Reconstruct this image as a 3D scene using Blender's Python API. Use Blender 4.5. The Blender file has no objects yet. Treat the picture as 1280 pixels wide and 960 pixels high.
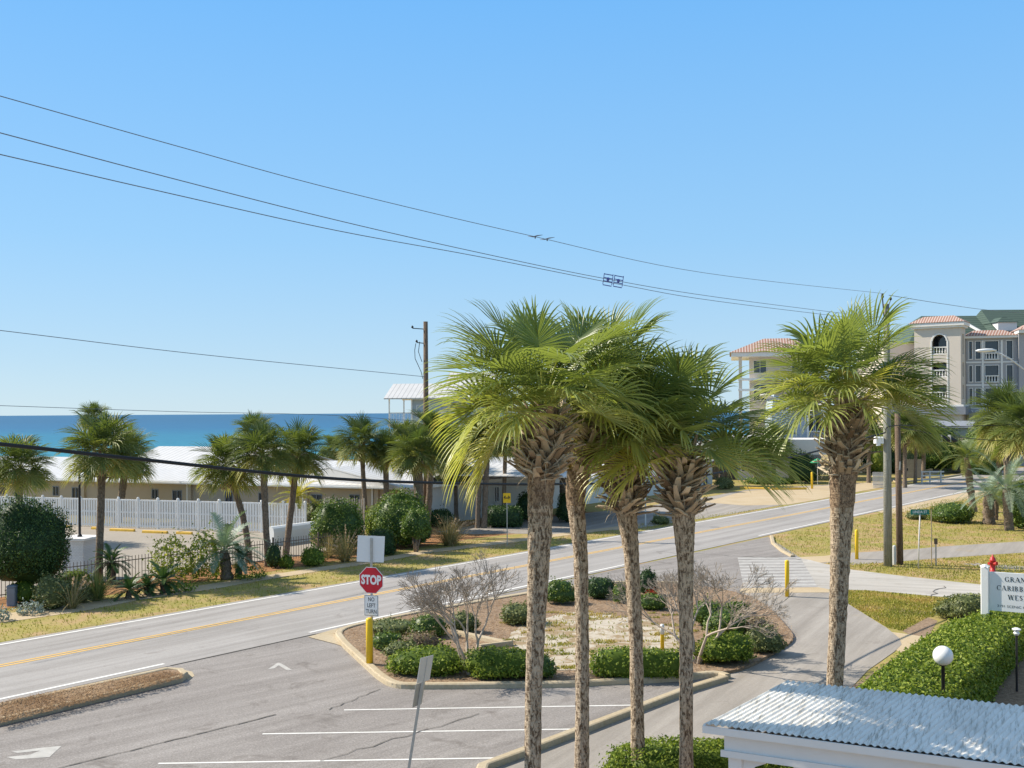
import bpy, bmesh, math, random
import numpy as np
from mathutils import Vector, Matrix
R = math.radians
random.seed(7)
RNG = np.random.default_rng(11)
SC = bpy.context.scene
COL = SC.collection
F, H, ROLL, CX, CY = 1300.0, 7.35, 0.0062, 640.0, 515.3

# ---------------------------------------------------------------- survey: pixel of the photograph -> point of the place
def ray(x, y):
    u = (x - CX) / F; v = (y - CY) / F
    c, s = math.cos(ROLL), math.sin(ROLL)
    return u * c - v * s, u * s + v * c
def P(x, y, z=0.0):
    u, v = ray(x, y); Y = (H - z) / v
    return Vector((u * Y, Y, z))
def Q(x, y, Y):
    u, v = ray(x, y)
    return Vector((u * Y, Y, H - v * Y))
def pxs(Y, n): return n * Y / F
def along(A, d, px, py=600):
    """distance along the ground line A + t d at which it is seen in photo column px"""
    k, _ = ray(px, py)
    return (k * A[1] - A[0]) / (d[0] - k * d[1])

# ---------------------------------------------------------------- materials
def nodes(name):
    m = bpy.data.materials.new(name); m.use_nodes = True
    nt = m.node_tree; b = nt.nodes['Principled BSDF']
    return m, nt, b
def col4(c): return (c[0], c[1], c[2], 1.0)
def ramp(nt, stops, interp='LINEAR'):
    r = nt.nodes.new('ShaderNodeValToRGB'); r.color_ramp.interpolation = interp
    e = r.color_ramp.elements
    while len(e) > 1: e.remove(e[-1])
    e[0].position = stops[0][0]; e[0].color = col4(stops[0][1])
    for p, c in stops[1:]:
        n = e.new(p); n.color = col4(c)
    return r
def noise(nt, scale, detail=4, rough=0.55, vec=None, dist=0.0):
    n = nt.nodes.new('ShaderNodeTexNoise'); n.inputs['Scale'].default_value = scale
    n.inputs['Detail'].default_value = detail; n.inputs['Roughness'].default_value = rough
    n.inputs['Distortion'].default_value = dist
    if vec is not None: nt.links.new(vec, n.inputs['Vector'])
    return n
def coord(nt, scale=(1, 1, 1), kind='Object'):
    t = nt.nodes.new('ShaderNodeTexCoord'); m = nt.nodes.new('ShaderNodeMapping')
    m.inputs['Scale'].default_value = scale
    nt.links.new(t.outputs[kind], m.inputs['Vector'])
    return m.outputs['Vector']
def mixc(nt, fac, a, b, mode='MIX'):
    m = nt.nodes.new('ShaderNodeMix'); m.data_type = 'RGBA'; m.blend_type = mode
    if isinstance(fac, (int, float)): m.inputs[0].default_value = fac
    else: nt.links.new(fac, m.inputs[0])
    for i, s in ((6, a), (7, b)):
        if isinstance(s, tuple): m.inputs[i].default_value = col4(s)
        else: nt.links.new(s, m.inputs[i])
    return m.outputs[2]
def bump(nt, b, height, strength=0.3, dist=0.02):
    n = nt.nodes.new('ShaderNodeBump'); n.inputs['Strength'].default_value = strength
    n.inputs['Distance'].default_value = dist
    nt.links.new(height, n.inputs['Height']); nt.links.new(n.outputs['Normal'], b.inputs['Normal'])
def simple(name, c, rough=0.6, metal=0.0, var=0.12, vscale=3.0, bmp=0.0, spec=0.4, emis=None):
    m, nt, b = nodes(name)
    b.inputs['Roughness'].default_value = rough; b.inputs['Metallic'].default_value = metal
    b.inputs['Specular IOR Level'].default_value = spec
    v = coord(nt); n = noise(nt, vscale, 5, 0.6, v); n2 = noise(nt, vscale * 9, 3, 0.6, v)
    lo = tuple(x * (1 - var) for x in c); hi = tuple(min(1, x * (1 + var)) for x in c)
    r = ramp(nt, [(0.3, lo), (0.7, hi)]); nt.links.new(n.outputs['Fac'], r.inputs['Fac'])
    nt.links.new(mixc(nt, 0.35, r.outputs['Color'], mixc(nt, n2.outputs['Fac'], lo, hi)), b.inputs['Base Color'])
    if bmp: bump(nt, b, n2.outputs['Fac'], bmp, 0.01)
    return m
def ground(name, big, fine, s_big=0.25, s_fine=14.0, rough=0.9, fmix=0.5, bmp=0.4, mid=None, s_mid=2.0, bd=0.02):
    """big / fine: ramps of colours driven by a large and a small noise"""
    m, nt, b = nodes(name); b.inputs['Roughness'].default_value = rough
    b.inputs['Specular IOR Level'].default_value = 0.2
    v = coord(nt)
    n1 = noise(nt, s_big, 6, 0.62, v, 0.4); n2 = noise(nt, s_fine, 6, 0.7, v)
    r1 = ramp(nt, big); r2 = ramp(nt, fine)
    nt.links.new(n1.outputs['Fac'], r1.inputs['Fac']); nt.links.new(n2.outputs['Fac'], r2.inputs['Fac'])
    c = mixc(nt, fmix, r1.outputs['Color'], r2.outputs['Color'])
    if mid:
        n3 = noise(nt, s_mid, 5, 0.65, v, 0.6); r3 = ramp(nt, [(mid[0], (0, 0, 0)), (mid[1], (1, 1, 1))])
        nt.links.new(n3.outputs['Fac'], r3.inputs['Fac'])
        c = mixc(nt, r3.outputs['Color'], c, mid[2])
    nt.links.new(c, b.inputs['Base Color']); bump(nt, b, n2.outputs['Fac'], bmp, bd)
    return m
def foliage(name, stops, trans=0.3, rough=0.5, tint=(1.15, 1.2, 0.6), spec=0.35):
    """colour by each leaf's own random value v; thin leaves let some light through"""
    m, nt, b = nodes(name)
    a = nt.nodes.new('ShaderNodeAttribute'); a.attribute_name = 'v'
    r = ramp(nt, stops); nt.links.new(a.outputs['Fac'], r.inputs['Fac'])
    nt.links.new(r.outputs['Color'], b.inputs['Base Color'])
    b.inputs['Roughness'].default_value = rough; b.inputs['Specular IOR Level'].default_value = spec
    t = nt.nodes.new('ShaderNodeBsdfTranslucent'); mx = nt.nodes.new('ShaderNodeMixShader')
    nt.links.new(mixc(nt, 1.0, r.outputs['Color'], tint, 'MULTIPLY'), t.inputs['Color'])
    mx.inputs[0].default_value = trans
    nt.links.new(b.outputs[0], mx.inputs[1]); nt.links.new(t.outputs[0], mx.inputs[2])
    nt.links.new(mx.outputs[0], nt.nodes['Material Output'].inputs['Surface'])
    return m

M = {}
M['grass'] = ground('lawn_soil', [(0.25, (0.19, 0.18, 0.04)), (0.5, (0.31, 0.27, 0.065)), (0.75, (0.42, 0.32, 0.11))],
                    [(0.3, (0.13, 0.12, 0.035)), (0.55, (0.33, 0.28, 0.09)), (0.8, (0.46, 0.38, 0.17))], 0.35, 9, fmix=0.5,
                    mid=(0.46, 0.62, (0.40, 0.27, 0.14)), s_mid=0.55)
M['blade'] = foliage('grass_blade', [(0, (0.13, 0.16, 0.025)), (0.45, (0.32, 0.31, 0.055)), (0.75, (0.46, 0.37, 0.10)), (1, (0.50, 0.33, 0.15))], 0.25, 0.7)
M['asphalt_lot'] = ground('old_lot_asphalt', [(0.3, (0.238, 0.215, 0.20)), (0.7, (0.305, 0.28, 0.262))],
                    [(0.35, (0.14, 0.126, 0.117)), (0.5, (0.268, 0.245, 0.23)), (0.66, (0.47, 0.435, 0.405))], 0.3, 24, 0.85, 0.45, 0.35,
                    mid=(0.58, 0.72, (0.17, 0.15, 0.135)), s_mid=0.8, bd=0.01)
M['asphalt_road'] = ground('road_asphalt', [(0.3, (0.31, 0.29, 0.272)), (0.7, (0.375, 0.352, 0.335))],
                    [(0.35, (0.24, 0.225, 0.21)), (0.5, (0.335, 0.315, 0.30)), (0.66, (0.46, 0.43, 0.41))], 0.2, 30, 0.8, 0.4, 0.25,
                    mid=(0.62, 0.85, (0.20, 0.19, 0.185)), s_mid=0.25, bd=0.008)
M['path'] = ground('path_asphalt', [(0.3, (0.29, 0.262, 0.232)), (0.7, (0.365, 0.33, 0.295))],
                    [(0.35, (0.24, 0.217, 0.19)), (0.5, (0.325, 0.295, 0.262)), (0.66, (0.44, 0.40, 0.355))], 0.3, 28, 0.85, 0.4, 0.3,
                    mid=(0.60, 0.85, (0.36, 0.28, 0.17)), s_mid=0.3, bd=0.01)
M['concrete'] = ground('pale_concrete', [(0.3, (0.40, 0.37, 0.33)), (0.7, (0.49, 0.46, 0.42))],
                    [(0.3, (0.36, 0.33, 0.29)), (0.7, (0.52, 0.49, 0.45))], 0.4, 18, 0.85, 0.4, 0.2,
                    mid=(0.62, 0.85, (0.36, 0.30, 0.23)), s_mid=0.8)
M['lot_tan'] = ground('sandy_asphalt', [(0.3, (0.30, 0.26, 0.215)), (0.7, (0.38, 0.34, 0.285))], [(0.3, (0.24, 0.205, 0.17)), (0.7, (0.42, 0.37, 0.31))], 0.3, 14, 0.9, 0.45, 0.3)
M['tan_concrete'] = ground('tan_walk', [(0.3, (0.44, 0.33, 0.19)), (0.7, (0.54, 0.44, 0.30))],
                    [(0.3, (0.36, 0.27, 0.16)), (0.7, (0.58, 0.47, 0.33))], 0.6, 16, 0.9, 0.45, 0.3)
M['mulch'] = ground('pine_straw', [(0.3, (0.24, 0.165, 0.11)), (0.7, (0.36, 0.265, 0.185))],
                    [(0.3, (0.09, 0.055, 0.035)), (0.5, (0.27, 0.185, 0.12)), (0.72, (0.50, 0.38, 0.27))], 0.5, 8, 0.95, 0.6, 0.9, bd=0.05)
M['mulch_red'] = ground('red_pine_straw', [(0.3, (0.30, 0.14, 0.06)), (0.7, (0.42, 0.22, 0.10))],
                    [(0.3, (0.12, 0.055, 0.025)), (0.5, (0.34, 0.17, 0.07)), (0.72, (0.52, 0.31, 0.16))], 0.8, 11, 0.95, 0.6, 0.9, bd=0.05)
M['sand'] = ground('pale_sand', [(0.3, (0.40, 0.35, 0.275)), (0.7, (0.52, 0.46, 0.38))],
                    [(0.3, (0.32, 0.26, 0.19)), (0.6, (0.58, 0.52, 0.43))], 1.2, 9, 0.95, 0.5, 0.6,
                    mid=(0.47, 0.58, (0.30, 0.22, 0.13)), s_mid=1.3)
M['kerb'] = ground('kerb_concrete', [(0.3, (0.42, 0.33, 0.20)), (0.7, (0.50, 0.44, 0.33))],
                    [(0.3, (0.30, 0.23, 0.14)), (0.55, (0.47, 0.38, 0.26)), (0.8, (0.58, 0.50, 0.38))], 1.0, 12, 0.9, 0.5, 0.3)
M['yellow_kerb'] = simple('yellow_kerb_paint', (0.75, 0.45, 0.06), 0.7, var=0.2, vscale=4)
M['white_line'] = simple('worn_white_paint', (0.72, 0.70, 0.66), 0.7, var=0.14, vscale=6)
M['faded_line'] = simple('faded_white_paint', (0.44, 0.42, 0.39), 0.75, var=0.22, vscale=5)
M['yellow_line'] = simple('yellow_road_paint', (0.70, 0.43, 0.11), 0.7, var=0.15, vscale=4)
M['crack'] = simple('tar_joint', (0.14, 0.128, 0.115), 0.9)
M['bollard'] = simple('yellow_bollard_paint', (0.80, 0.52, 0.02), 0.45, var=0.10, vscale=4)
M['white_paint'] = simple('white_paint', (0.78, 0.78, 0.77), 0.5, var=0.05)
M['vinyl'] = simple('white_vinyl', (0.86, 0.84, 0.81), 0.45, var=0.05, vscale=1.5)
M['galv'] = simple('galvanised_steel', (0.42, 0.42, 0.40), 0.45, 0.5, var=0.15, vscale=8)
M['sign_back'] = simple('sign_back_aluminium', (0.62, 0.62, 0.60), 0.5, 0.2, var=0.06)
M['red_sign'] = simple('red_sign_face', (0.55, 0.012, 0.03), 0.4, var=0.05)
M['white_sign'] = simple('white_sign_face', (0.80, 0.80, 0.80), 0.4, var=0.03)
M['black'] = simple('black_paint', (0.02, 0.02, 0.022), 0.5, var=0.2)
M['yellow_sign'] = simple('yellow_sign_face', (0.85, 0.52, 0.01), 0.4, var=0.05)
M['green_sign'] = simple('green_sign_face', (0.01, 0.17, 0.13), 0.4)
M['navy'] = simple('dark_teal_lettering', (0.02, 0.045, 0.06), 0.5)
M['iron'] = simple('bronze_iron', (0.15, 0.115, 0.09), 0.5, 0.2)
M['red_paint'] = simple('red_hydrant_paint', (0.50, 0.03, 0.03), 0.4, var=0.15, vscale=10)
M['rubber'] = simple('cable_rubber', (0.015, 0.017, 0.022), 0.6)
M['wire'] = simple('wire_aluminium', (0.16, 0.19, 0.24), 0.5)
M['blue_plastic'] = simple('blue_plastic', (0.10, 0.13, 0.42), 0.4)
M['beige_wall'] = simple('beige_stucco', (0.46, 0.38, 0.285), 0.9, var=0.07, vscale=0.8, bmp=0.2)
M['white_wall'] = simple('white_stucco', (0.68, 0.66, 0.62), 0.9, var=0.06, vscale=0.8, bmp=0.2)
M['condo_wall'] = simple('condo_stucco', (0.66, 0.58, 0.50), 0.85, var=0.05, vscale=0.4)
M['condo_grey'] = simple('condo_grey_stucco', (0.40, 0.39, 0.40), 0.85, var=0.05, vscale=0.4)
M['trim'] = simple('white_trim', (0.78, 0.76, 0.73), 0.6, var=0.04)
M['slate'] = simple('slate_band', (0.22, 0.24, 0.28), 0.7)
M['glass'] = simple('dark_window_glass', (0.03, 0.04, 0.055), 0.08, var=0.3, spec=0.8)
M['curtain'] = simple('pale_blind', (0.45, 0.47, 0.50), 0.6)
M['blue_grey'] = simple('blue_grey_clapboard', (0.36, 0.43, 0.50), 0.8, var=0.06)
M['wood'] = simple('grey_weathered_wood', (0.34, 0.30, 0.25), 0.9, var=0.25, vscale=5)
M['wood_white'] = simple('sun_bleached_rail', (0.62, 0.59, 0.55), 0.8, var=0.1)
M['green_awning'] = simple('green_fabric', (0.02, 0.28, 0.13), 0.7)
M['lamp_globe'] = simple('white_globe', (0.85, 0.84, 0.82), 0.25, var=0.02)
M['flag_red'] = simple('flag_red', (0.28, 0.03, 0.06), 0.8)
M['flag_blue'] = simple('flag_blue', (0.02, 0.03, 0.12), 0.8)
M['sea'] = None

def stripes(name, c1, c2, axis, freq, rough=0.5, sharp=0.5, metal=0.0):
    """seams or courses of a real surface running across local axis"""
    m, nt, b = nodes(name); b.inputs['Roughness'].default_value = rough; b.inputs['Metallic'].default_value = metal
    v = coord(nt); s = nt.nodes.new('ShaderNodeSeparateXYZ'); nt.links.new(v, s.inputs[0])
    mu = nt.nodes.new('ShaderNodeMath'); mu.operation = 'MULTIPLY'; mu.inputs[1].default_value = freq
    nt.links.new(s.outputs[axis], mu.inputs[0])
    fr = nt.nodes.new('ShaderNodeMath'); fr.operation = 'FRACT'; nt.links.new(mu.outputs[0], fr.inputs[0])
    r = ramp(nt, [(0, c2), (sharp, c2), (min(sharp + 0.08, 1), c1)]); nt.links.new(fr.outputs[0], r.inputs['Fac'])
    n = noise(nt, 1.2, 5, 0.6, v); n2 = noise(nt, 14, 3, 0.6, v)
    c = mixc(nt, 1.0, r.outputs['Color'], mixc(nt, n.outputs['Fac'], (0.82, 0.82, 0.82), (1.1, 1.1, 1.1)), 'MULTIPLY')
    nt.links.new(c, b.inputs['Base Color']); bump(nt, b, fr.outputs[0], 0.25, 0.02)
    return m
M['metal_roof'] = stripes('white_seam_roof', (0.62, 0.60, 0.58), (0.38, 0.37, 0.36), 0, 2.0, 0.45, 0.10)
M['tile'] = stripes('terracotta_tile', (0.32, 0.165, 0.12), (0.54, 0.43, 0.38), 0, 3.0, 0.8, 0.35)
M['green_roof'] = stripes('green_shingle', (0.065, 0.105, 0.085), (0.035, 0.065, 0.052), 2, 3.0, 0.85, 0.3)
M['clap'] = stripes('blue_clapboard', (0.38, 0.45, 0.52), (0.24, 0.30, 0.36), 2, 5.0, 0.8, 0.12)
def corrug():
    m, nt, b = nodes('weathered_corrugated_panel'); b.inputs['Roughness'].default_value = 0.5
    v = coord(nt, (1, 1, 1)); n = noise(nt, 1.2, 6, 0.65, v)
    v2 = coord(nt, (11, 0.8, 1)); n2 = noise(nt, 2.2, 5, 0.75, v2)
    r = ramp(nt, [(0.30, (0.76, 0.71, 0.64)), (0.55, (0.90, 0.86, 0.79))]); nt.links.new(n.outputs['Fac'], r.inputs['Fac'])
    r2 = ramp(nt, [(0.50, (0, 0, 0)), (0.66, (1, 1, 1))]); nt.links.new(n2.outputs['Fac'], r2.inputs['Fac'])
    nt.links.new(mixc(nt, r2.outputs['Color'], r.outputs['Color'], (0.40, 0.37, 0.31)), b.inputs['Base Color'])
    return m
M['corrugated'] = corrug()
def brick():
    m, nt, b = nodes('white_painted_block'); b.inputs['Roughness'].default_value = 0.8
    v = coord(nt); t = nt.nodes.new('ShaderNodeTexBrick')
    mp = nt.nodes.new('ShaderNodeMapping'); mp.inputs['Rotation'].default_value = (R(90), 0, 0)
    nt.links.new(v, mp.inputs[0]); nt.links.new(mp.outputs[0], t.inputs['Vector'])
    t.inputs['Color1'].default_value = (0.66, 0.67, 0.68, 1); t.inputs['Color2'].default_value = (0.60, 0.61, 0.63, 1)
    t.inputs['Mortar'].default_value = (0.45, 0.46, 0.48, 1); t.inputs['Scale'].default_value = 3.5
    nt.links.new(t.outputs['Color'], b.inputs['Base Color'])
    return m
M['block'] = brick()
def trunkmat(name, dark, light, zs=1.3, thr=(0.42, 0.58), ring=0.25):
    m, nt, b = nodes(name); b.inputs['Roughness'].default_value = 0.95; b.inputs['Specular IOR Level'].default_value = 0.1
    v = coord(nt, (5, 5, zs)); n = noise(nt, 4.4, 7, 0.72, v, 0.8); v2 = coord(nt, (1, 1, 6)); n2 = noise(nt, 5, 4, 0.6, v2)
    r = ramp(nt, [(thr[0], dark), ((thr[0] + thr[1]) / 2, tuple((a + c) / 2 for a, c in zip(dark, light))), (thr[1], light)])
    nt.links.new(n.outputs['Fac'], r.inputs['Fac'])
    c = mixc(nt, ring, r.outputs['Color'], mixc(nt, n2.outputs['Fac'], (0.05, 0.03, 0.02), (0.52, 0.40, 0.27)))
    nt.links.new(c, b.inputs['Base Color'])
    ad = nt.nodes.new('ShaderNodeMath'); ad.operation = 'ADD'
    nt.links.new(n.outputs['Fac'], ad.inputs[0]); nt.links.new(n2.outputs['Fac'], ad.inputs[1])
    bump(nt, b, ad.outputs[0], 0.9, 0.05)
    return m
M['palm_trunk'] = trunkmat('palm_bark', (0.105, 0.068, 0.042), (0.64, 0.51, 0.37), 1.9, (0.42, 0.55), 0.16)
M['palm_husk'] = trunkmat('palm_husk_bark', (0.10, 0.06, 0.04), (0.50, 0.36, 0.24), 2.6, (0.42, 0.58))
M['far_trunk'] = trunkmat('distant_palm_bark', (0.10, 0.075, 0.06), (0.30, 0.235, 0.18), 2.0)
M['pole_wood'] = trunkmat('treated_pole', (0.20, 0.20, 0.165), (0.40, 0.40, 0.34), 0.25, (0.35, 0.65), 0.1)
M['pole_brown'] = trunkmat('old_brown_pole', (0.09, 0.06, 0.045), (0.26, 0.19, 0.14), 0.25, (0.35, 0.65), 0.1)
M['bark'] = trunkmat('grey_bark', (0.12, 0.09, 0.07), (0.34, 0.28, 0.23), 1.0)
M['myrtle'] = simple('pale_smooth_bark', (0.46, 0.37, 0.29), 0.8, var=0.25, vscale=6)
M['twig'] = simple('dry_twigs', (0.36, 0.30, 0.24), 0.9, var=0.3, vscale=4)
M['frond'] = foliage('palm_frond', [(0, (0.15, 0.205, 0.075)), (0.45, (0.30, 0.36, 0.12)), (0.75, (0.50, 0.51, 0.15)), (0.9, (0.58, 0.52, 0.17)), (1, (0.56, 0.44, 0.22))], 0.42, 0.36, (1.15, 1.15, 0.5), 0.6)
M['frond_far'] = foliage('distant_palm_frond', [(0, (0.075, 0.115, 0.04)), (0.5, (0.18, 0.22, 0.065)), (0.85, (0.38, 0.37, 0.11)), (1, (0.46, 0.38, 0.17))], 0.35, 0.5, (1.2, 1.2, 0.5), 0.4)
M['frond_silver'] = foliage('silvery_frond', [(0, (0.12, 0.18, 0.12)), (0.6, (0.26, 0.34, 0.25)), (1, (0.42, 0.46, 0.33))], 0.2)
M['frond_yellow'] = foliage('yellow_frond', [(0, (0.22, 0.25, 0.03)), (1, (0.60, 0.48, 0.06))], 0.3)
M['frond_dark'] = foliage('cycad_frond', [(0, (0.03, 0.07, 0.025)), (1, (0.10, 0.17, 0.05))], 0.15)
M['boot'] = foliage('old_leaf_base', [(0, (0.20, 0.14, 0.09)), (0.5, (0.46, 0.36, 0.25)), (1, (0.70, 0.59, 0.44))], 0.0, 0.85, (1, 1, 1), 0.15)
M['leaf_dark'] = foliage('dark_glossy_leaf', [(0, (0.022, 0.048, 0.018)), (0.7, (0.05, 0.10, 0.028)), (1, (0.13, 0.20, 0.05))], 0.15, 0.5, spec=0.22)
M['leaf_green'] = foliage('green_leaf', [(0, (0.05, 0.095, 0.018)), (0.6, (0.12, 0.19, 0.03)), (1, (0.28, 0.34, 0.07))], 0.25, 0.45)
M['leaf_hedge'] = foliage('hedge_leaf', [(0, (0.06, 0.105, 0.015)), (0.5, (0.17, 0.24, 0.03)), (1, (0.40, 0.45, 0.08))], 0.3, 0.55, spec=0.2)
M['leaf_olive'] = foliage('olive_leaf', [(0, (0.07, 0.09, 0.03)), (0.6, (0.18, 0.21, 0.07)), (1, (0.36, 0.36, 0.15))], 0.2, 0.55)
M['leaf_lime'] = foliage('yellow_green_leaf', [(0, (0.16, 0.22, 0.03)), (0.6, (0.34, 0.38, 0.05)), (1, (0.55, 0.52, 0.10))], 0.35, 0.5)
M['leaf_silver'] = foliage('silver_leaf', [(0, (0.16, 0.20, 0.18)), (1, (0.36, 0.42, 0.38))], 0.15, 0.7)
M['leaf_brown'] = foliage('winter_brown_leaf', [(0, (0.14, 0.10, 0.06)), (0.6, (0.26, 0.19, 0.12)), (1, (0.22, 0.24, 0.09))], 0.2, 0.7)
M['leaf_red'] = foliage('red_leaf', [(0, (0.25, 0.02, 0.015)), (1, (0.55, 0.07, 0.04))], 0.25, 0.5)
M['tan_grass'] = foliage('tan_grass', [(0, (0.24, 0.24, 0.09)), (0.5, (0.42, 0.33, 0.16)), (1, (0.66, 0.48, 0.33))], 0.3, 0.8, (1.1, 1.05, 0.8))
M['green_grass'] = foliage('ornamental_grass', [(0, (0.12, 0.17, 0.05)), (0.5, (0.32, 0.32, 0.10)), (1, (0.55, 0.46, 0.22))], 0.3, 0.7)
M['straw'] = foliage('straw_needle', [(0, (0.16, 0.09, 0.045)), (0.5, (0.34, 0.21, 0.11)), (1, (0.55, 0.40, 0.25))], 0.1, 0.9, (1, 1, 1), 0.1)

# ---------------------------------------------------------------- mesh tools
def np_mesh(name, V, Fq, attr=None, mats=(), midx=None, smooth=False):
    V = np.asarray(V, dtype=np.float32); Fq = np.asarray(Fq, dtype=np.int32)
    me = bpy.data.meshes.new(name); n, k = Fq.shape
    me.vertices.add(len(V)); me.vertices.foreach_set('co', V.ravel())
    me.loops.add(n * k); me.loops.foreach_set('vertex_index', Fq.ravel())
    me.polygons.add(n); me.polygons.foreach_set('loop_start', np.arange(0, n * k, k, dtype=np.int32))
    me.update(calc_edges=True)
    if attr is not None:
        a = me.attributes.new('v', 'FLOAT', 'POINT'); a.data.foreach_set('value', np.asarray(attr, dtype=np.float32))
    for m in mats: me.materials.append(m)
    if midx is not None: me.polygons.foreach_set('material_index', np.asarray(midx, dtype=np.int32))
    if smooth: me.polygons.foreach_set('use_smooth', np.ones(n, dtype=bool))
    me.update()
    return me
class MB:
    def __init__(s): s.v = []; s.f = []; s.m = []; s.xf = None; s.a = []
    def add(s, vs, fs, m=0, a=0.5):
        o = len(s.v)
        for p in vs:
            p = Vector(p)
            s.v.append(tuple(s.xf @ p) if s.xf is not None else tuple(p)); s.a.append(a)
        for f in fs: s.f.append([o + i for i in f]); s.m.append(m)
    def box(s, x0, x1, y0, y1, z0, z1, m=0):
        s.add([(x0, y0, z0), (x1, y0, z0), (x1, y1, z0), (x0, y1, z0), (x0, y0, z1), (x1, y0, z1), (x1, y1, z1), (x0, y1, z1)],
              [(0, 3, 2, 1), (4, 5, 6, 7), (0, 1, 5, 4), (1, 2, 6, 5), (2, 3, 7, 6), (3, 0, 4, 7)], m)
    def bbox(s, x0, x1, y0, y1, z0, z1, b=0.01, m=0):
        """box with chamfered upright and top edges"""
        ring = lambda i, z: [(x0 + i, y0 + b, z), (x0 + b, y0 + i, z), (x1 - b, y0 + i, z), (x1 - i, y0 + b, z), (x1 - i, y1 - b, z), (x1 - b, y1 - i, z), (x0 + b, y1 - i, z), (x0 + i, y1 - b, z)]
        vs = ring(0, z0) + ring(0, z1 - b) + ring(b, z1)
        fs = [tuple(range(7, -1, -1)), tuple(range(16, 24))]
        for k in range(2):
            for i in range(8): fs.append((k * 8 + i, k * 8 + (i + 1) % 8, k * 8 + 8 + (i + 1) % 8, k * 8 + 8 + i))
        s.add(vs, fs, m)
    def prism(s, poly, z0, z1, m=0):
        n = len(poly)
        ar = sum(poly[i][0] * poly[(i + 1) % n][1] - poly[(i + 1) % n][0] * poly[i][1] for i in range(n))
        if ar < 0: poly = poly[::-1]
        s.add([(p[0], p[1], z0) for p in poly] + [(p[0], p[1], z1) for p in poly],
              [tuple(range(n - 1, -1, -1)), tuple(range(n, 2 * n))] + [(i, (i + 1) % n, n + (i + 1) % n, n + i) for i in range(n)], m)
    def tube(s, pts, rad, n=8, m=0, cap=True):
        pts = [Vector(p) for p in pts]
        if not hasattr(rad, '__len__'): rad = [rad] * len(pts)
        vs = []; fs = []; ref = None
        for i, p in enumerate(pts):
            d = (pts[min(i + 1, len(pts) - 1)] - pts[max(i - 1, 0)]).normalized()
            if ref is None:
                ref = Vector((1, 0, 0)) if abs(d.x) < 0.8 else Vector((0, 1, 0))
            u = (ref - d * ref.dot(d)).normalized(); w = d.cross(u); ref = u
            for k in range(n):
                a = 2 * math.pi * k / n
                vs.append(p + (u * math.cos(a) + w * math.sin(a)) * rad[i])
        for i in range(len(pts) - 1):
            for k in range(n):
                fs.append((i * n + k, i * n + (k + 1) % n, (i + 1) * n + (k + 1) % n, (i + 1) * n + k))
        if cap: fs.append(tuple(range(n - 1, -1, -1))); fs.append(tuple((len(pts) - 1) * n + k for k in range(n)))
        s.add(vs, fs, m)
    def lathe(s, prof, n=16, c=(0, 0, 0), m=0):
        vs = []; fs = []
        for r, z in prof:
            for k in range(n):
                a = 2 * math.pi * k / n; vs.append((c[0] + r * math.cos(a), c[1] + r * math.sin(a), c[2] + z))
        for i in range(len(prof) - 1):
            for k in range(n): fs.append((i * n + k, i * n + (k + 1) % n, (i + 1) * n + (k + 1) % n, (i + 1) * n + k))
        fs.append(tuple(range(n - 1, -1, -1))); fs.append(tuple((len(prof) - 1) * n + k for k in range(n)))
        s.add(vs, fs, m)
    def beam(s, p, q, w, h, m=0):
        p = Vector(p); q = Vector(q); d = (q - p).normalized()
        up = Vector((0, 0, 1)) if abs(d.z) < 0.95 else Vector((0, 1, 0))
        sx = d.cross(up).normalized() * w / 2; sy = sx.cross(d).normalized() * h / 2
        s.add([p - sx - sy, p + sx - sy, p + sx + sy, p - sx + sy, q - sx - sy, q + sx - sy, q + sx + sy, q - sx + sy],
              [(0, 1, 2, 3), (7, 6, 5, 4), (0, 4, 5, 1), (1, 5, 6, 2), (2, 6, 7, 3), (3, 7, 4, 0)], m)
    def sheet(s, poly, z=0.0, m=0):
        n = len(poly)
        ar = sum(poly[i][0] * poly[(i + 1) % n][1] - poly[(i + 1) % n][0] * poly[i][1] for i in range(n))
        if ar < 0: poly = poly[::-1]
        s.add([(p[0], p[1], z) for p in poly], [tuple(range(n))], m)
    def wall(s, x0, x1, z0, z1, y0, y1, holes=(), m=0):
        xs = sorted({x0, x1, *[h[0] for h in holes], *[h[1] for h in holes]})
        zs = sorted({z0, z1, *[h[2] for h in holes], *[h[3] for h in holes]})
        for i in range(len(xs) - 1):
            j = 0
            while j < len(zs) - 1:
                def solid(j):
                    cx, cz = (xs[i] + xs[i + 1]) / 2, (zs[j] + zs[j + 1]) / 2
                    return not any(h[0] < cx < h[1] and h[2] < cz < h[3] for h in holes)
                if solid(j):
                    k = j
                    while k + 1 < len(zs) - 1 and solid(k + 1): k += 1
                    s.box(xs[i], xs[i + 1], y0, y1, zs[j], zs[k + 1], m); j = k + 1
                else: j += 1
    def mesh(s, name, mats, smooth=False):
        me = bpy.data.meshes.new(name); me.from_pydata(s.v, [], s.f)
        for m in (mats if isinstance(mats, (list, tuple)) else [mats]): me.materials.append(m)
        me.polygons.foreach_set('material_index', s.m)
        a = me.attributes.new('v', 'FLOAT', 'POINT'); a.data.foreach_set('value', s.a)
        if smooth: me.polygons.foreach_set('use_smooth', [True] * len(s.f))
        me.update(); return me
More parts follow.
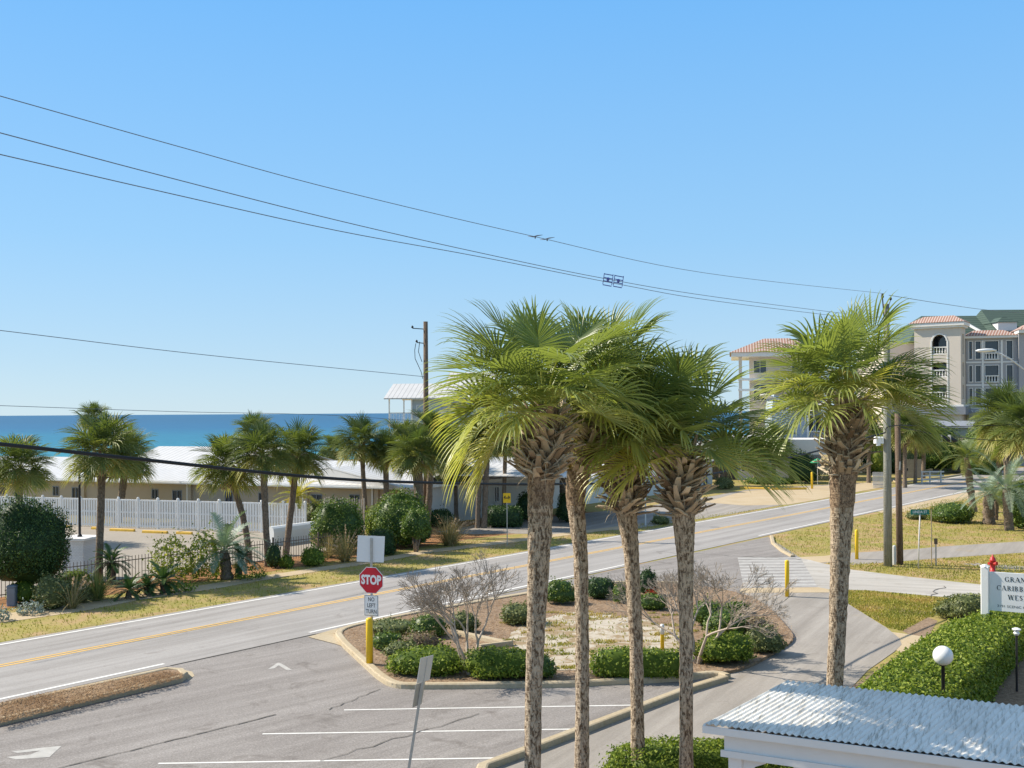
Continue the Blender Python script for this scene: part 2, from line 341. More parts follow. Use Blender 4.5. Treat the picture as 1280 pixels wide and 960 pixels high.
def cut_up(me, step=8.0, lim=90.0):
    """splits wide sheets on a grid so that no face is a long sliver"""
    bm = bmesh.new(); bm.from_mesh(me)
    for ax in (0, 1):
        vals = [v.co[ax] for v in bm.verts]; lo, hi = max(min(vals), -lim), min(max(vals), lim * 1.8)
        if hi - lo < 2 * step: continue
        k = math.ceil(lo / step) * step + 0.37
        while k < hi:
            no = (1, 0, 0) if ax == 0 else (0, 1, 0); co = (k, 0, 0) if ax == 0 else (0, k, 0)
            bmesh.ops.bisect_plane(bm, geom=bm.verts[:] + bm.edges[:] + bm.faces[:], plane_co=co, plane_no=no); k += step
    bm.to_mesh(me); bm.free()
def link(name, me, parent=None, loc=(0, 0, 0), rz=0.0):
    o = bpy.data.objects.new(name, me); COL.objects.link(o)
    if parent is not None: o.parent = parent
    o.location = loc; o.rotation_euler = (0, 0, rz)
    return o
def part(name, src, mats, parent, smooth=False):
    me = src.mesh(name, mats, smooth) if isinstance(src, MB) else src
    return link(name, me, parent)
def tag(o, label, cat, group=None):
    o['label'] = label; o['category'] = cat
    if group: o['group'] = group
    return o
def thing(name, label, cat, loc, rz=0.0, group=None, scale=None):
    o = link(name, None, None, loc, rz); o.empty_display_size = 0.2
    if scale: o.scale = (scale,) * 3 if not hasattr(scale, '__len__') else scale
    return tag(o, label, cat, group)
def solo(name, src, mats, label, cat, loc, rz=0.0, group=None, smooth=False):
    me = src.mesh(name, mats, smooth) if isinstance(src, MB) else src
    return tag(link(name, me, None, loc, rz), label, cat, group)
def struct(name, src, mats, kind='structure'):
    me = src.mesh(name, mats) if isinstance(src, MB) else src
    if isinstance(src, MB): cut_up(me)
    o = link(name, me); o['kind'] = kind; return o
def dup(root, label, loc, rz=0.0, scale=1.0, group=None):
    def cp(o, par):
        c = o.copy(); COL.objects.link(c); c.parent = par
        for ch in list(o.children): cp(ch, c)
        return c
    c = cp(root, None); c.location = loc; c.rotation_euler = (0, 0, rz); c.scale = (scale,) * 3 if not hasattr(scale, '__len__') else scale
    c['label'] = label
    if group: c['group'] = group
    return c
def text(mb, s, size, x, y, z, m=0, bold=0.0, sx=1.0, ang=0.0):
    """flat lettering in the local xz plane, facing -y, centred on x"""
    cu = bpy.data.curves.new('lettering', 'FONT'); cu.body = s; cu.size = size; cu.align_x = 'CENTER'; cu.align_y = 'CENTER'
    cu.offset = bold; cu.resolution_u = 3
    o = bpy.data.objects.new('lettering', cu); COL.objects.link(o)
    dg = bpy.context.evaluated_depsgraph_get(); dg.update()
    me = bpy.data.meshes.new_from_object(o.evaluated_get(dg))
    ca, sa = math.cos(ang), math.sin(ang)
    vs = [(x + v.co.x * sx * ca, y + v.co.x * sx * sa, z + v.co.y) for v in me.vertices]
    mb.add(vs, [tuple(p.vertices) for p in me.polygons], m)
    bpy.data.objects.remove(o); bpy.data.curves.remove(cu); bpy.data.meshes.remove(me)
# serif capitals drawn as strokes (x, y in a unit cell)
def serif(mb, word, x, y, z, h, m=0, track=0.22):
    T, t = 0.17, 0.07
    def bar(x0, y0, x1, y1, w):
        d = Vector((x1 - x0, y1 - y0)); n = Vector((-d.y, d.x)).normalized() * w / 2
        return [(x0 + n.x, y0 + n.y), (x0 - n.x, y0 - n.y), (x1 - n.x, y1 - n.y), (x1 + n.x, y1 + n.y)]
    def arc(cx, cy, rx, ry, a0, a1, k=12):
        out = []
        for i in range(k):
            q = []
            for a in (a0 + (a1 - a0) * i / k, a0 + (a1 - a0) * (i + 1) / k):
                w = t + (T - t) * abs(math.cos(R(a)))
                q.append(((cx + rx * math.cos(R(a)), cy + ry * math.sin(R(a))), (cx + (rx - w) * math.cos(R(a)), cy + (ry - min(w, t * 1.3)) * math.sin(R(a)))))
            out.append([q[0][0], q[0][1], q[1][1], q[1][0]])
        return out
    sf = lambda cx, yy, w=0.3: bar(cx - w / 2, yy, cx + w / 2, yy, 0.05)
    st = lambda cx: [bar(cx, 0, cx, 1, T), sf(cx, 0.025), sf(cx, 0.975)]
    G = {
        'I': (0.3, st(0.15)),
        'E': (0.7, st(0.17) + [bar(0.1, 0.97, 0.62, 0.97, t), bar(0.1, 0.03, 0.66, 0.03, t), bar(0.1, 0.52, 0.5, 0.52, t), bar(0.62, 0.8, 0.62, 1, 0.05), bar(0.66, 0, 0.66, 0.2, 0.05)]),
        'N': (0.9, [bar(0.15, 0, 0.15, 1, t), bar(0.15, 1, 0.75, 0.0, T), bar(0.75, 0, 0.75, 1, t), sf(0.15, 0.025), sf(0.12, 0.975, 0.24), sf(0.75, 0.975)]),
        'A': (0.9, [bar(0.42, 1, 0.1, 0, t), bar(0.42, 1, 0.78, 0, T), bar(0.24, 0.33, 0.62, 0.33, t), sf(0.1, 0.025), sf(0.78, 0.025)]),
        'R': (0.82, st(0.17) + arc(0.32, 0.74, 0.34, 0.26, -90, 90) + [bar(0.15, 0.965, 0.36, 0.965, t), bar(0.15, 0.5, 0.36, 0.5, t), bar(0.38, 0.5, 0.74, 0.02, T)]),
        'B': (0.78, st(0.17) + arc(0.32, 0.75, 0.32, 0.25, -90, 90) + arc(0.32, 0.26, 0.38, 0.26, -90, 90) + [bar(0.15, 0.965, 0.36, 0.965, t), bar(0.15, 0.51, 0.36, 0.51, t), bar(0.15, 0.035, 0.36, 0.035, t)]),
        'D': (0.85, st(0.17) + arc(0.3, 0.5, 0.48, 0.5, -90, 90) + [bar(0.15, 0.965, 0.34, 0.965, t), bar(0.15, 0.035, 0.34, 0.035, t)]),
        'C': (0.82, arc(0.45, 0.5, 0.42, 0.51, 50, 310, 18) + [bar(0.72, 0.7, 0.72, 1, 0.06)]),
        'G': (0.9, arc(0.45, 0.5, 0.42, 0.51, 50, 310, 18) + [bar(0.72, 0.7, 0.72, 1, 0.06), bar(0.72, 0.05, 0.72, 0.42, T), sf(0.7, 0.42)]),
        'W': (1.2, [bar(0.12, 1, 0.38, 0, T), bar(0.38, 0, 0.6, 1, t), bar(0.6, 1, 0.86, 0, T), bar(0.86, 0, 1.08, 1, t), sf(0.12, 0.975), sf(0.6, 0.975), sf(1.08, 0.975)]),
        'S': (0.66, arc(0.32, 0.745, 0.25, 0.255, 20, 250, 12) + arc(0.32, 0.25, 0.27, 0.25, -160, 80, 12) + [bar(0.2, 0.58, 0.45, 0.44, T)]),
        'T': (0.8, [bar(0.4, 0, 0.4, 1, T), bar(0.05, 0.965, 0.75, 0.965, t), bar(0.05, 0.78, 0.05, 1, 0.05), bar(0.75, 0.78, 0.75, 1, 0.05), sf(0.4, 0.025)]),
        ' ': (0.4, []),
    }
    tot = sum(G[c][0] for c in word) + track * (len(word) - 1); cur = x - tot * h / 2; k = 0
    for c in word:
        w, polys = G[c]
        for q in polys:
            k += 1
            mb.add([(cur + px * h, y - 0.0006 * (k % 7), z + py * h) for px, py in q], [(0, 1, 2, 3)], m)
        cur += (w + track) * h
# ---------------------------------------------------------------- vegetation tools
def nrm(a): return a / np.maximum(np.linalg.norm(a, axis=-1, keepdims=True), 1e-9)
UP = np.array([0, 0, 1.0])
class Soup:
    """collects quads with one value v per vertex"""
    def __init__(s): s.V = []; s.F = []; s.A = []; s.n = 0
    def add(s, V, Fq, A):
        V = np.asarray(V, float).reshape(-1, 3); Fq = np.asarray(Fq, int)
        A = np.broadcast_to(np.asarray(A, float), (len(V),)) if np.ndim(A) == 0 else np.asarray(A, float)
        s.V.append(V); s.F.append(Fq + s.n); s.A.append(A); s.n += len(V)
    def mesh(s, name, mat, smooth=False):
        return np_mesh(name, np.concatenate(s.V), np.concatenate(s.F), np.concatenate(s.A), [mat], smooth=smooth)
def strip_faces(nstrip, nsec, cols=3):
    f = []
    base = np.arange(nstrip)[:, None, None] * (nsec * cols)
    j = np.arange(nsec - 1)[None, :, None] * cols
    c = np.arange(cols - 1)[None, None, :]
    a = (base + j + c).ravel()
    return np.stack([a, a + 1, a + 1 + cols, a + cols], 1)
def path(p0, d0, L, n, g, side=None):
    """n+1 points of a stalk bending under its weight"""
    p = np.array(p0, float); d = nrm(np.array(d0, float)); pts = [p.copy()]; ds = [d.copy()]
    st = L / n
    for i in range(n):
        d = nrm(d - UP * g * st * (0.6 + 0.8 * i / n) + (0 if side is None else np.asarray(side) * st)); p = p + d * st
        pts.append(p.copy()); ds.append(d.copy())
    return np.array(pts), np.array(ds)
def stalk(S, pts, ds, w0, w1, v):
    n = len(pts); B = nrm(np.cross(ds, UP)); N = np.cross(B, ds)
    w = np.linspace(w0, w1, n)[:, None]
    V = np.stack([pts - B * w, pts + N * w * 0.6, pts + B * w, pts - N * w * 0.6, pts - B * w], 1)
    S.add(V, strip_faces(1, n, 5), v)
def fan_leaf(S, rng, p0, az, el, Lp, Ls, nseg, nsec, g, v, tipdroop=1.6, wind=(0.08, 0, 0), spread=2.15):
    d0 = np.array([math.cos(az) * math.cos(el), math.sin(az) * math.cos(el), math.sin(el)])
    pts, ds = path(p0, d0, Lp, 6, g)
    stalk(S, pts, ds, 0.022, 0.011, min(1, v * 0.4 + 0.55))
    T = ds[-1]; nc = 6
    cp, cd = path(pts[-1], T, Ls * 0.45, nc, g * 2.4 + 0.9)
    s = np.linspace(-1, 1, nseg); t = (1 - np.abs(s)) ** 1.3 * nc
    i0 = np.clip(t.astype(int), 0, nc - 1); fr = (t - i0)[:, None]
    O = cp[i0] * (1 - fr) + cp[i0 + 1] * fr; Tt = nrm(cd[i0] * (1 - fr) + cd[i0 + 1] * fr)
    roll = rng.normal(0, 0.25)
    B = nrm(np.cross(Tt, UP)); N = np.cross(B, Tt)
    B, N = B * math.cos(roll) + N * math.sin(roll), N * math.cos(roll) - B * math.sin(roll)
    phi = s * spread + rng.normal(0, 0.03, nseg); cup = rng.uniform(0.12, 0.5)
    D = nrm(np.cos(phi)[:, None] * Tt + np.sin(phi)[:, None] * B + (cup * np.abs(np.sin(phi)))[:, None] * N)
    L = Ls * (1 - 0.28 * s ** 2) * rng.uniform(0.9, 1.06, nseg)
    dphi = 2 * spread / nseg
    pos = O.copy(); out = np.zeros((nseg, nsec, 3, 3)); d = D
    soft = rng.uniform(0.75, 1.3, nseg); wv = np.array(wind)
    for k in range(nsec):
        tt = k / (nsec - 1); r = tt * L
        w = np.minimum(r, 0.36 * L) * dphi * 0.50 + 0.005
        if tt > 0.42: w = w * (1 - (tt - 0.42) / 0.58) ** 0.8 + 0.0012
        W = nrm(np.cross(d, N)) * w[:, None]; Nn = np.cross(nrm(W), d)
        out[:, k, 0] = pos - W; out[:, k, 1] = pos + np.cross(d, nrm(W)) * (w * 0.55)[:, None]; out[:, k, 2] = pos + W
        st = (L / (nsec - 1))[:, None]
        gg = (0.05 if tt < 0.5 else tipdroop * (0.3 + 1.8 * (tt - 0.5))) * soft
        d = nrm(d + (-UP * gg[:, None] + wv * (tt * 2)) * st)
        pos = pos + d * st
    vv = np.clip(v + rng.normal(0, 0.05, nseg), 0, 1)
    A = np.repeat(vv, nsec * 3).reshape(nseg, nsec, 3); A[:, -2:, :] += 0.10
    S.add(out, strip_faces(nseg, nsec, 3), np.clip(A.ravel(), 0, 1))
def fan_crown(rng, nleaf, Lp, Ls, nseg, nsec, elmax=84, elmin=-38, wind=(0.08, 0, 0), young=0.15, old=0.75, g=0.32, special=(), pw=0.75):
    S = Soup()
    for i in range(nleaf):
        f = (i + 0.5) / nleaf; az = i * 2.39996 + rng.normal(0, 0.25)
        el = R(elmax + (elmin - elmax) * f ** pw) + rng.normal(0, 0.10)
        v = young + (old - young) * f ** 1.3 + rng.normal(0, 0.12)
        p0 = (math.cos(az) * 0.10 * f, math.sin(az) * 0.10 * f, 0.22 * (1 - f) - 0.05)
        fan_leaf(S, rng, p0, az, el, Lp * (1.18 - 0.38 * f) * rng.uniform(0.82, 1.15), Ls * (0.8 if f < 0.08 else 1.04 - 0.1 * f) * rng.uniform(0.85, 1.1), nseg, nsec, g, float(np.clip(v, 0, 0.86)),
                 tipdroop=rng.uniform(1.0, 2.8) + 1.0 * f, wind=wind)
    for (az, el, lp, ls, v, gg) in special:
        fan_leaf(S, rng, (0, 0, 0), R(az), R(el), lp, ls, nseg, nsec, gg, v, tipdroop=1.6, wind=wind)
    return S
def boots(rng, n, z0, z1, r0, r1, L=0.26, w=0.05, axis=None):
    """criss-crossed stubs of old leaf stalks"""
    S = Soup()
    for i in range(n):
        f = i / n; z = z0 + (z1 - z0) * f + rng.normal(0, 0.015); az = i * 2.39996 + rng.normal(0, 0.12)
        r = (r0 + (r1 - r0) * f) * (0.85 + 0.35 * math.sin(math.pi * min(1, f * 1.1)))
        c = axis(z) if axis else (0, 0)
        out = np.array([math.cos(az), math.sin(az), 0]); side = np.array([-math.sin(az), math.cos(az), 0])
        tilt = rng.normal(0, 0.5); el = R(rng.uniform(5, 45) + 24 * f)
        d = nrm(out * math.cos(el) + UP * math.sin(el) + side * tilt)
        W = nrm(np.cross(d, UP)); N = np.cross(W, d)
        Lb = L * rng.uniform(0.6, 1.25); w0 = w * rng.uniform(0.95, 1.5); w1 = w * rng.uniform(0.5, 0.9); th = 0.022
        p = np.array([c[0], c[1], z]) + out * r * 0.8; rows = []
        for k in range(4):
            t = k / 3; ww = w0 + (w1 - w0) * t; q = p + d * Lb * t + N * (0.05 * t * t * rng.uniform(-1, 1)); tk = th * (1 - 0.5 * t)
            rows.append([q - W * ww - N * tk, q - W * ww + N * tk * 0.4, q + N * tk * 1.2, q + W * ww + N * tk * 0.4, q + W * ww - N * tk, q - N * tk * 0.6, q - W * ww - N * tk])
        v = float(np.clip(rng.normal(0.5, 0.25), 0, 1))
        S.add(np.array(rows), strip_faces(1, 4, 7), v)
        e = np.array(rows[-1]); S.add(e[[0, 1, 3, 4]], np.array([[0, 1, 2, 3]]), min(1, v + 0.25))
        if rng.random() < 0.22:   # loose fibre hanging off
            q = np.array([c[0], c[1], z]) + out * r * 1.1
            pts, ds = path(q, out + UP * 0.2, 0.3, 4, 9.0); stalk(S, pts, ds, 0.008, 0.002, 0.8)
    return S
def palm_trunk_mesh(name, pts, rads, mats, split=None, n=16, seed=1, lump=0.05, sub=5):
    rng = np.random.default_rng(seed); pts = np.array(pts, float); z = np.arange(len(pts)); m = (len(pts) - 1) * sub + 1
    u = np.linspace(0, len(pts) - 1, m)
    C = np.stack([np.interp(u, z, pts[:, k]) for k in range(3)], 1); r = np.interp(u, z, np.array(rads))
    for _ in range(3): C[1:-1] = (C[:-2] + 2 * C[1:-1] + C[2:]) / 4
    a = np.linspace(0, 2 * np.pi, n, endpoint=False)
    rr = r[:, None] * (1 + rng.normal(0, lump, (m, n)) * 0.6 + rng.normal(0, lump * 0.5, (m, 1)) + 0.03 * np.sin(a * 3 + rng.uniform(0, 6))[None, :])
    V = np.stack([C[:, 0:1] + rr * np.cos(a), C[:, 1:2] + rr * np.sin(a), np.repeat(C[:, 2:3], n, 1)], 2).reshape(-1, 3)
    Fq = []
    for i in range(m - 1):
        for k in range(n): Fq.append((i * n + k, i * n + (k + 1) % n, (i + 1) * n + (k + 1) % n, (i + 1) * n + k))
    Fq = np.array(Fq)
    zz = V[Fq[:, 0], 2]; mi = (zz > split + rng.normal(0, 0.10, len(zz))).astype(int) if split is not None else None
    return np_mesh(name, V, Fq, None, mats, mi, smooth=True)
def feather_crown(rng, nf, L, nl, ll, lw, elmax=75, elmin=-5, g=0.7, v0=0.2, v1=0.8, vee=0.5, droop=1.2, rach=0.014):
    S = Soup()
    for i in range(nf):
        f = (i + 0.5) / nf; az = i * 2.39996 + rng.normal(0, 0.2); el = R(elmax + (elmin - elmax) * f ** 0.8)
        Lr = L * rng.uniform(0.85, 1.1); n = 10
        pts, ds = path((0, 0, 0), (math.cos(az) * math.cos(el), math.sin(az) * math.cos(el), math.sin(el)), Lr, n, g * 1.6 / L)
        v = v0 + (v1 - v0) * rng.random(); stalk(S, pts, ds, rach, rach * 0.3, v)
        t = np.linspace(0.14, 0.99, nl) * n; i0 = np.clip(t.astype(int), 0, n - 1); fr = (t - i0)[:, None]
        O = pts[i0] * (1 - fr) + pts[i0 + 1] * fr; T = nrm(ds[i0]); B = nrm(np.cross(T, UP)); N = np.cross(B, T)
        for sd in (-1, 1):
            q = (t / n); lo = ll * np.sin(np.pi * np.clip(q * 0.85 + 0.12, 0, 1)) ** 0.6 * rng.uniform(0.85, 1.1, nl)
            d = nrm(T * (0.55 + 0.5 * q)[:, None] + B * sd + N * vee + rng.normal(0, 0.06, (nl, 3)))
            pos = O.copy(); out = np.zeros((nl, 4, 2, 3))
            for k in range(4):
                w = lw * (1, 1, 0.7, 0.1)[k]; W = nrm(np.cross(d, N)) * w
                out[:, k, 0] = pos - W; out[:, k, 1] = pos + W
                st = (lo / 3)[:, None]; d = nrm(d - UP * droop * st / ll * 0.5); pos = pos + d * st
            S.add(out, strip_faces(nl, 4, 2), np.clip(v + rng.normal(0, 0.08), 0, 1))
    return S
def leaf_quads(S, rng, pts, out, size, asp=0.5, rnd=0.9, v=None, up=0.3):
    n = len(pts); N = nrm(out + rng.normal(0, rnd, (n, 3)) + UP * up)
    A = nrm(np.cross(N, rng.normal(0, 1, (n, 3)))); B = np.cross(N, A)
    l = size * rng.uniform(0.65, 1.25, (n, 1)) / 2; w = l * asp
    V = np.stack([pts - A * l, pts + B * w - N * w * 0.3 - A * l * 0.15, pts + A * l, pts - B * w - N * w * 0.3 - A * l * 0.15], 1)
    vv = rng.random(n) if v is None else v
    S.add(V, np.arange(4 * n).reshape(n, 4), np.repeat(vv, 4))
def lump_fn(rng, k=6, amp=0.08, fr=3.0):
    ks = rng.normal(0, fr, (k, 3)); ph = rng.uniform(0, 6.28, k)
    return lambda u: 1 + amp * np.sin(u @ ks.T + ph).sum(1) / math.sqrt(k) * 1.3
def shrub_mesh(name, seed, rx, ry, h, mat, size=0.09, dens=1.0, p=2.3, amp=0.08, shell=0.10, zc=0.35, asp=0.5, fr=3.0, spikes=0.0, core=True, n=None):
    """leafy mass with an uneven outline; base on z=0"""
    rng = np.random.default_rng(seed); S = Soup(); lf = lump_fn(rng, 6, amp, fr); lf2 = lump_fn(rng, 8, amp * 0.6, fr * 3)
    area = 2.2 * math.pi * (rx * ry + (rx + ry) / 2 * h)
    if n is None: n = int(min(60000, dens * area / (size * size * asp) * 1.25))
    u = nrm(rng.normal(0, 1, (n * 2, 3))); u = u[u[:, 2] > -0.75][:n]
    def surf(u):
        e = (np.abs(u) ** p).sum(1) ** (-1 / p)
        return u * (e * lf(u) * lf2(u))[:, None]
    sc = np.array([rx, ry, h * (1 - zc)])
    q = surf(u)
    dep = 1 - np.abs(rng.normal(0, shell, len(u))) + (rng.random(len(u)) < 0.10) * rng.uniform(0, 0.10 + spikes, len(u))
    pts = q * dep[:, None]
    pts = np.where(pts[:, 2:3] < 0, pts * [1, 1, zc / (1 - zc)], pts)
    pts = pts * sc + [0, 0, h * zc]; pts[:, 2] = np.maximum(pts[:, 2], 0.01)
    leaf_quads(S, rng, pts, nrm(q / sc), size, asp)
    for _ in range(int(10 + 14 * (spikes > 0) + 6 * (amp > 0.06))):
        k = rng.integers(len(pts)); b0 = pts[k]
        if b0[2] < h * 0.35: continue
        L_ = size * rng.uniform(1.2, 3.2); d0 = nrm(nrm(q[k] / sc) + UP * 0.8 + rng.normal(0, 0.3, 3)); m = 9
        sp = b0 + d0 * (rng.random((m, 1)) * L_) + rng.normal(0, size * 0.2, (m, 3)); leaf_quads(S, rng, sp, np.tile(d0, (m, 1)), size * 0.85, asp)
    if core and spikes < 0.2:
        th = np.linspace(0, 2 * np.pi, 20, endpoint=False); ph = np.linspace(-1.35, 1.5, 9)
        uu = np.array([[math.cos(a) * math.cos(b), math.sin(a) * math.cos(b), math.sin(b)] for b in ph for a in th])
        c = surf(uu) * 0.86; c = np.where(c[:, 2:3] < 0, c * [1, 1, zc / (1 - zc)], c) * sc + [0, 0, h * zc]; c[:, 2] = np.maximum(c[:, 2], 0.0)
        fs = [(i * 20 + k, i * 20 + (k + 1) % 20, (i + 1) * 20 + (k + 1) % 20, (i + 1) * 20 + k) for i in range(8) for k in range(20)]
        S.add(c, fs, 0.15)
    return S.mesh(name, mat)
def tuft_mesh(name, seed, r, h, n, mat, w=0.012, droop=1.0, plumes=0):
    rng = np.random.default_rng(seed); S = Soup(); ns = 5
    az = rng.uniform(0, 6.28, n); el = np.arccos(rng.uniform(0.0, 0.75, n)); 
    d = np.stack([np.cos(az) * np.cos(el), np.sin(az) * np.cos(el), np.sin(el)], 1)
    pos = np.stack([np.cos(az), np.sin(az), az * 0], 1) * (rng.random(n) ** 0.5 * r * 0.35)[:, None]
    L = h * rng.uniform(0.7, 1.25, n); out = np.zeros((n, ns, 2, 3)); W = nrm(np.cross(d, UP))
    for k in range(ns):
        ww = w * (1 - k / ns) ** 0.6; out[:, k, 0] = pos - W * ww; out[:, k, 1] = pos + W * ww
        st = (L / (ns - 1))[:, None]; d = nrm(d - UP * droop * st / h); pos = pos + d * st
    V = out; A = np.repeat(rng.uniform(0, 0.6, n)[:, None], ns * 2, 1)
    S.add(V, strip_faces(n, ns, 2), A.ravel())
    for i in range(plumes):
        a = rng.uniform(0, 6.28); e = rng.uniform(0.9, 1.45)
        dd = np.array([math.cos(a) * math.cos(e) + 0.12, math.sin(a) * math.cos(e), math.sin(e)])
        pts, ds = path((0, 0, 0), dd, h * rng.uniform(1.1, 1.5), 8, 0.5); stalk(S, pts, ds, 0.006, 0.004, 0.7)
        m = 26; t = rng.uniform(5.2, 8, m); i0 = np.clip(t.astype(int), 0, 7); q = pts[i0] + (pts[i0 + 1] - pts[i0]) * (t - i0)[:, None]
        leaf_quads(S, rng, q + rng.normal(0, 0.018, (m, 3)), np.tile(ds[-1], (m, 1)), 0.10, 0.25, 0.5, np.full(m, 0.95))
    return S.mesh(name, mat)
def in_poly(pts, poly):
    x, y = pts[:, 0], pts[:, 1]; c = np.zeros(len(pts), bool); n = len(poly)
    for i in range(n):
        x0, y0 = poly[i][0], poly[i][1]; x1, y1 = poly[(i + 1) % n][0], poly[(i + 1) % n][1]
        if y0 == y1: continue
        c ^= ((y0 > y) != (y1 > y)) & (x < (x1 - x0) * (y - y0) / (y1 - y0) + x0)
    return c
def scatter(S, rng, poly, n, kind, h=0.06, z=0.0, holes=(), vfun=None):
    P0 = np.array([(p[0], p[1]) for p in poly]); lo, hi = P0.min(0), P0.max(0)
    p = rng.uniform(lo, hi, (n * 3, 2)); p = p[in_poly(p, P0)]
    for hpoly in holes: p = p[~in_poly(p, np.array([(q[0], q[1]) for q in hpoly]))]
    p = p[:n]; m = len(p)
    if m == 0: return
    b = np.concatenate([p, np.full((m, 1), z)], 1)
    az = rng.uniform(0, 6.28, m); s = np.stack([np.cos(az), np.sin(az), az * 0], 1)
    v = rng.random(m) * 0.45 + 0.6 * (0.5 + 0.5 * np.sin(p[:, 0] * 0.8 + 2 * np.sin(p[:, 1] * 0.5)) * np.cos(p[:, 1] * 1.7 + np.sin(p[:, 0] * 2.1)))
    if kind == 'blade':
        hh = h * rng.uniform(0.5, 1.3, (m, 1)); lean = rng.normal(0, 0.35, (m, 3)) * hh; lean[:, 2] = 0
        w = 0.012 + 0.012 * rng.random((m, 1))
        V = np.stack([b - s * w, b + s * w, b + s * w * 0.3 + lean + UP * hh, b - s * w * 0.3 + lean + UP * hh], 1)
    else:  # needles lying on the ground
        L = h * rng.uniform(0.6, 1.5, (m, 1)); t = np.cross(s, UP) * 0.006; e = s * L + UP * rng.uniform(0, 0.04, (m, 1)); b = b + UP * 0.006
        V = np.stack([b - t, b + t, b + e + t, b + e - t], 1)
    S.add(V, np.arange(4 * m).reshape(m, 4), np.repeat(np.clip(v, 0, 1), 4))
def myrtle(name_seed, hgt, spread, stems=4, depth=6):
    rng = np.random.default_rng(name_seed); big = MB(); tw = MB()
    def grow(p, d, L, r, k):
        n = 3; pts = [Vector(p)]; dd = Vector(d)
        for i in range(n):
            dd = (dd + Vector(rng.normal(0, 0.13, 3)) + Vector((0, 0, 0.04))).normalized(); pts.append(pts[-1] + dd * L / n)
        rs = [r * (1 - 0.3 * i / n) for i in range(n + 1)]
        (big if k < 3 else tw).tube(pts, rs, 6 if k < 2 else (4 if k < 4 else 3), 0, cap=False)
        if k >= depth: return
        nb = 2 if k < 1 else (3 if k < 5 or rng.random() < 0.6 else 2)
        for j in range(nb):
            side = Vector(rng.normal(0, 1, 3)); side -= dd * side.dot(dd); side.normalize()
            a = rng.uniform(0.25, 0.62); nd = (dd * math.cos(a) + side * math.sin(a)); nd.z = nd.z * 0.8 + 0.10
            grow(pts[-1], nd.normalized(), L * rng.uniform(0.62, 0.84), max(0.0055, r * 0.60), k + 1)
        if k >= 2 and rng.random() < 0.8:
            side = Vector(rng.normal(0, 1, 3)); side -= dd * side.dot(dd); grow(pts[2], (dd + side.normalized() * 0.8).normalized(), L * 0.6, max(0.005, r * 0.45), k + 2)
    for i in range(stems):
        a = 6.28 * i / stems + rng.uniform(-0.3, 0.3)
        grow((math.cos(a) * 0.05, math.sin(a) * 0.05, 0.0), Vector((math.cos(a) * spread, math.sin(a) * spread, 1)).normalized(), hgt * 0.27, 0.052, 0)
    return big, tw
# ================================================================ SETTING
def PP(l, z=0.0): return [(P(x, y, z).x, P(x, y, z).y) for x, y in l]
fa, fb = P(0, 806), P(1210, 592); na, nb = P(0, 876), P(1210, 616)
RD = ((fb - fa).normalized() + (nb - na).normalized()).normalized(); RN = Vector((RD.y, -RD.x, 0))   # road direction, towards camera side
RO = (fa + na) / 2
def rs(t, s): q = RO + RD * t + RN * s; return (q.x, q.y)          # road frame: t along, s across
def st(p): d = Vector((p[0], p[1], 0)) - RO; return d.dot(RD), d.dot(RN)
HALF = abs((na - fa).dot(RN)) / 2
print('road half width', HALF, 'dir', RD)

coast0 = Vector((-66, 116, 0)); cd = RD
cA = coast0 - cd * 4000; cB = coast0 + cd * 9000
off = Vector((-RN.x, -RN.y, 0)) * 40
TS = [-4000, -1500, -600, -300, -200] + list(range(-150, 301, 25)) + [400, 600, 1000, 2500, 6000]
SS = list(range(0, 301, 25)) + [400, 700, 1500, 4000]
vs = [tuple(coast0 + off + cd * t_ + Vector((0, 0, -9))) for t_ in TS] + [tuple(coast0 + cd * t_ + RN * s_) for s_ in SS for t_ in TS]; nt_ = len(TS)
g = MB(); g.add(vs, [(r_ * nt_ + k_ + 0, (r_ + 1) * nt_ + k_, (r_ + 1) * nt_ + k_ + 1, r_ * nt_ + k_ + 1) for r_ in range(len(SS)) for k_ in range(nt_ - 1)])
struct('ground', g, M['grass'])
def seamat():
    m, nt, b = nodes('sea_water'); b.inputs['Roughness'].default_value = 0.35; b.inputs['Specular IOR Level'].default_value = 0.12
    v = coord(nt); s = nt.nodes.new('ShaderNodeSeparateXYZ'); nt.links.new(v, s.inputs[0])
    mr = nt.nodes.new('ShaderNodeMapRange'); mr.inputs['From Min'].default_value = 250; mr.inputs['From Max'].default_value = 2600
    nt.links.new(s.outputs[1], mr.inputs['Value'])
    n0 = noise(nt, 0.004, 4, 0.6, coord(nt, (0.35, 1, 1)))
    ad = nt.nodes.new('ShaderNodeMath'); ad.operation = 'MULTIPLY_ADD'; ad.inputs[1].default_value = 0.22; nt.links.new(n0.outputs['Fac'], ad.inputs[0]); nt.links.new(mr.outputs[0], ad.inputs[2])
    r = ramp(nt, [(0.06, (0.025, 0.27, 0.30)), (0.22, (0.010, 0.17, 0.255)), (0.5, (0.005, 0.095, 0.21)), (1.0, (0.006, 0.08, 0.18))])
    nt.links.new(ad.outputs[0], r.inputs['Fac'])
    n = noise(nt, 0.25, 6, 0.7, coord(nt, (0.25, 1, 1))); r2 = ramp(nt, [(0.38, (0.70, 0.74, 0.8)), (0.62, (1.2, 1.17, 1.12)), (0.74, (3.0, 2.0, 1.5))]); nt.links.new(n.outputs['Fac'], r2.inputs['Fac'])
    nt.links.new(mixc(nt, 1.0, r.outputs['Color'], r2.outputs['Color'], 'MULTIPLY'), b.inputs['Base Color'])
    bump(nt, b, n.outputs['Fac'], 0.25, 0.5); return m
g = MB(); w0 = coast0 + off * 0.6
TW = [-30000, -12000, -5000, -2000, -1000, -500, -250, 0, 250, 500, 1000, 2000, 4000, 9000, 20000, 40000]
